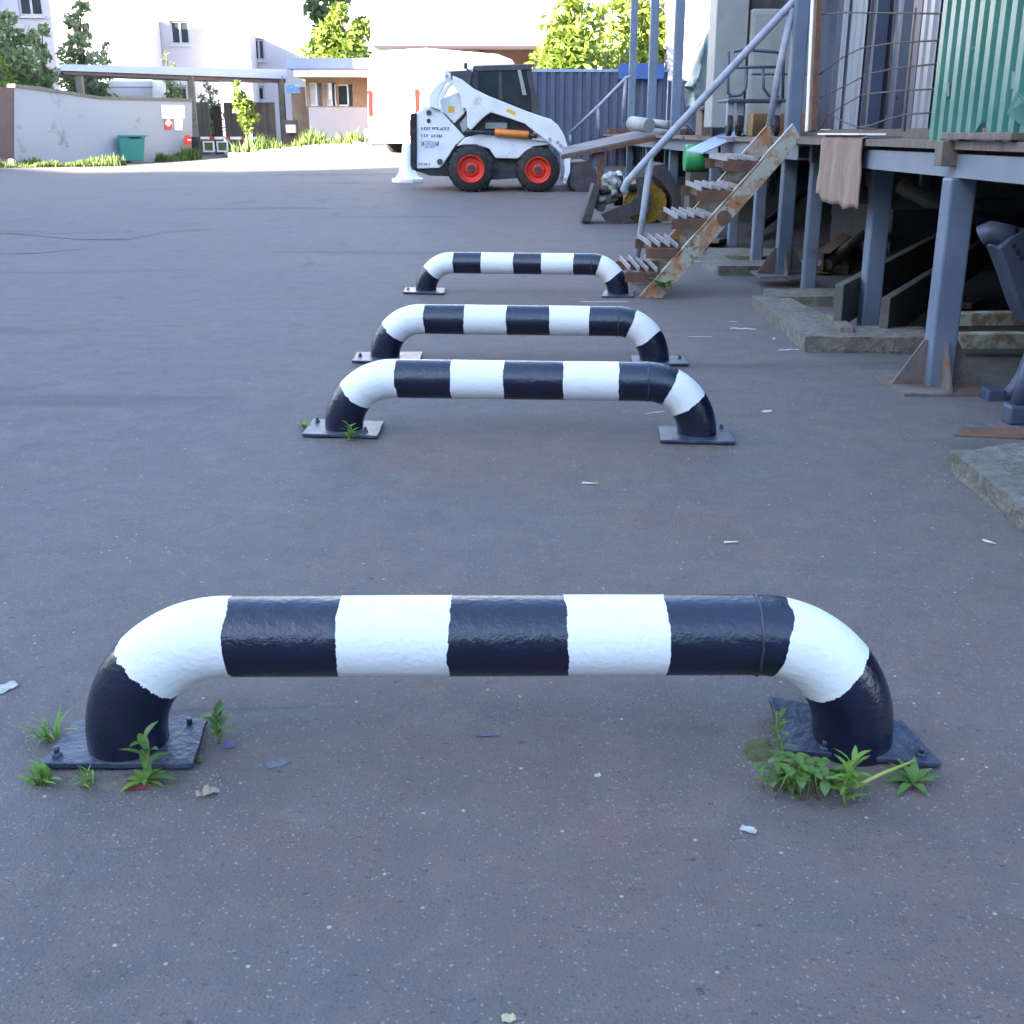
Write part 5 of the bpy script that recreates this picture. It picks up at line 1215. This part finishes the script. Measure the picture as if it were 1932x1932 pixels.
for lb, px, l, wd, rot in (('crumpled pale paper scrap right of the second barrier', (1447, 777), .05, .035, .5), ('long white plastic strip in front of the farthest barrier', (1140, 570), .36, .02, .05),
        ('white torn strip left of the concrete kerb frame', (1402, 621), .16, .04, -.3), ('thin white straw lying left of the torn strip', (1320, 636), .15, .008, 0), ('white paper scrap beside the corner of the kerb frame', (1488, 661), .12, .02, .1),
        ('bent white scrap next to the kerb frame side', (1460, 640), .06, .02, 1.3), ('small white scrap left of the second gusseted post', (1383, 608), .06, .015, 0), ('white scrap behind the stairs near the small kerb frame', (1312, 494), .12, .05, .1),
        ('curled pale leaf scrap in front of the nearest barrier', (1412, 1568), .03, .016, -.6), ('pale oval scrap below the middle of the nearest rail', (1128, 1465), .013, .01, .4),
        ('pale scrap at the left edge on the asphalt', (8, 1300), .06, .04, .9), ('thin white stick leaning on the second barrier leg', (1235, 780), .10, .006, .4)):
    flake('paper_scrap', lb, 'litter', px, l, wd, m_paper, rot, group=LG)
flake('fallen_leaf', 'yellowish fallen leaf at the bottom edge', 'leaf', (960, 1924), .02, .014, M('dry_leaf', (.42, .38, .22), .8), .2)
flake('fallen_petal', 'purple petal on the asphalt right of the left base plate', 'petal', (432, 1409), .022, .02, M('purple_petal', (.12, .07, .22), .6), .4)
flake('dry_leaf', 'dry leaf standing in the dirt in front of the left base plate', 'leaf', (392, 1502), .045, .018, M('tan_leaf', (.30, .24, .17), .8), .5, .012)
flake('red_wrapper', 'dark red wrapper scrap in front of the left base plate', 'wrapper', (255, 1490), .045, .012, M('red_wrapper', (.22, .03, .03), .5), .15)
flake('red_wrapper', 'small red scrap on the concrete under the deck', 'wrapper', s2(635, 690), .08, .03, m_redl, .15)
flake('paint_drip', 'dark paint flakes on the asphalt under the middle of the nearest rail', 'paint', (920, 1387), .05, .014, m_paintspot, .1, .002)
flake('paint_drip', 'dark paint smear on the asphalt right of the left base plate', 'paint', (525, 1440), .05, .03, m_paintspot, .5, .001)
# loose grit as one object
vs, fs_ = [], []; rr = random.Random(77)
for k in range(1300):
    x, y = rr.uniform(-40, 1970), 560+1370*rr.random()
    if k < 520: cx0, cy0, sx0, sy0 = rr.choice(((240, 1490, 110, 16), (400, 1480, 45, 14), (1600, 1500, 130, 20), (1450, 1440, 40, 30), (660, 838, 60, 8), (1320, 850, 60, 6), (1800, 900, 30, 16))); x, y = rr.gauss(cx0, sx0), rr.gauss(cy0, sy0)
    g = G(x, y); s = rr.choice((.0012, .0016, .002, .0028, .004))*rr.uniform(.7, 1.2); i = len(vs)
    a = rr.uniform(0, 6.28); ca, sa = math.cos(a)*s, math.sin(a)*s
    vs += [g+V((ca, sa, 0)), g+V((-sa*.6, ca*.6, 0)), g+V((-ca, -sa, 0)), g+V((sa*.7, -ca*.7, 0)), g+V((0, 0, s*.8))]
    fs_ += [(i, i+1, i+4), (i+1, i+2, i+4), (i+2, i+3, i+4), (i+3, i, i+4)]
me = bpy.data.meshes.new('grit'); me.from_pydata(vs, [], fs_); me.materials.append(M('pale_grit', (.30, .28, .26), .9, (.18, .165, .15), 3, .4, .6)); o = bpy.data.objects.new('grit', me); C.objects.link(o)
tag(o, 'loose pale grit scattered over the asphalt', 'grit', kind='stuff')
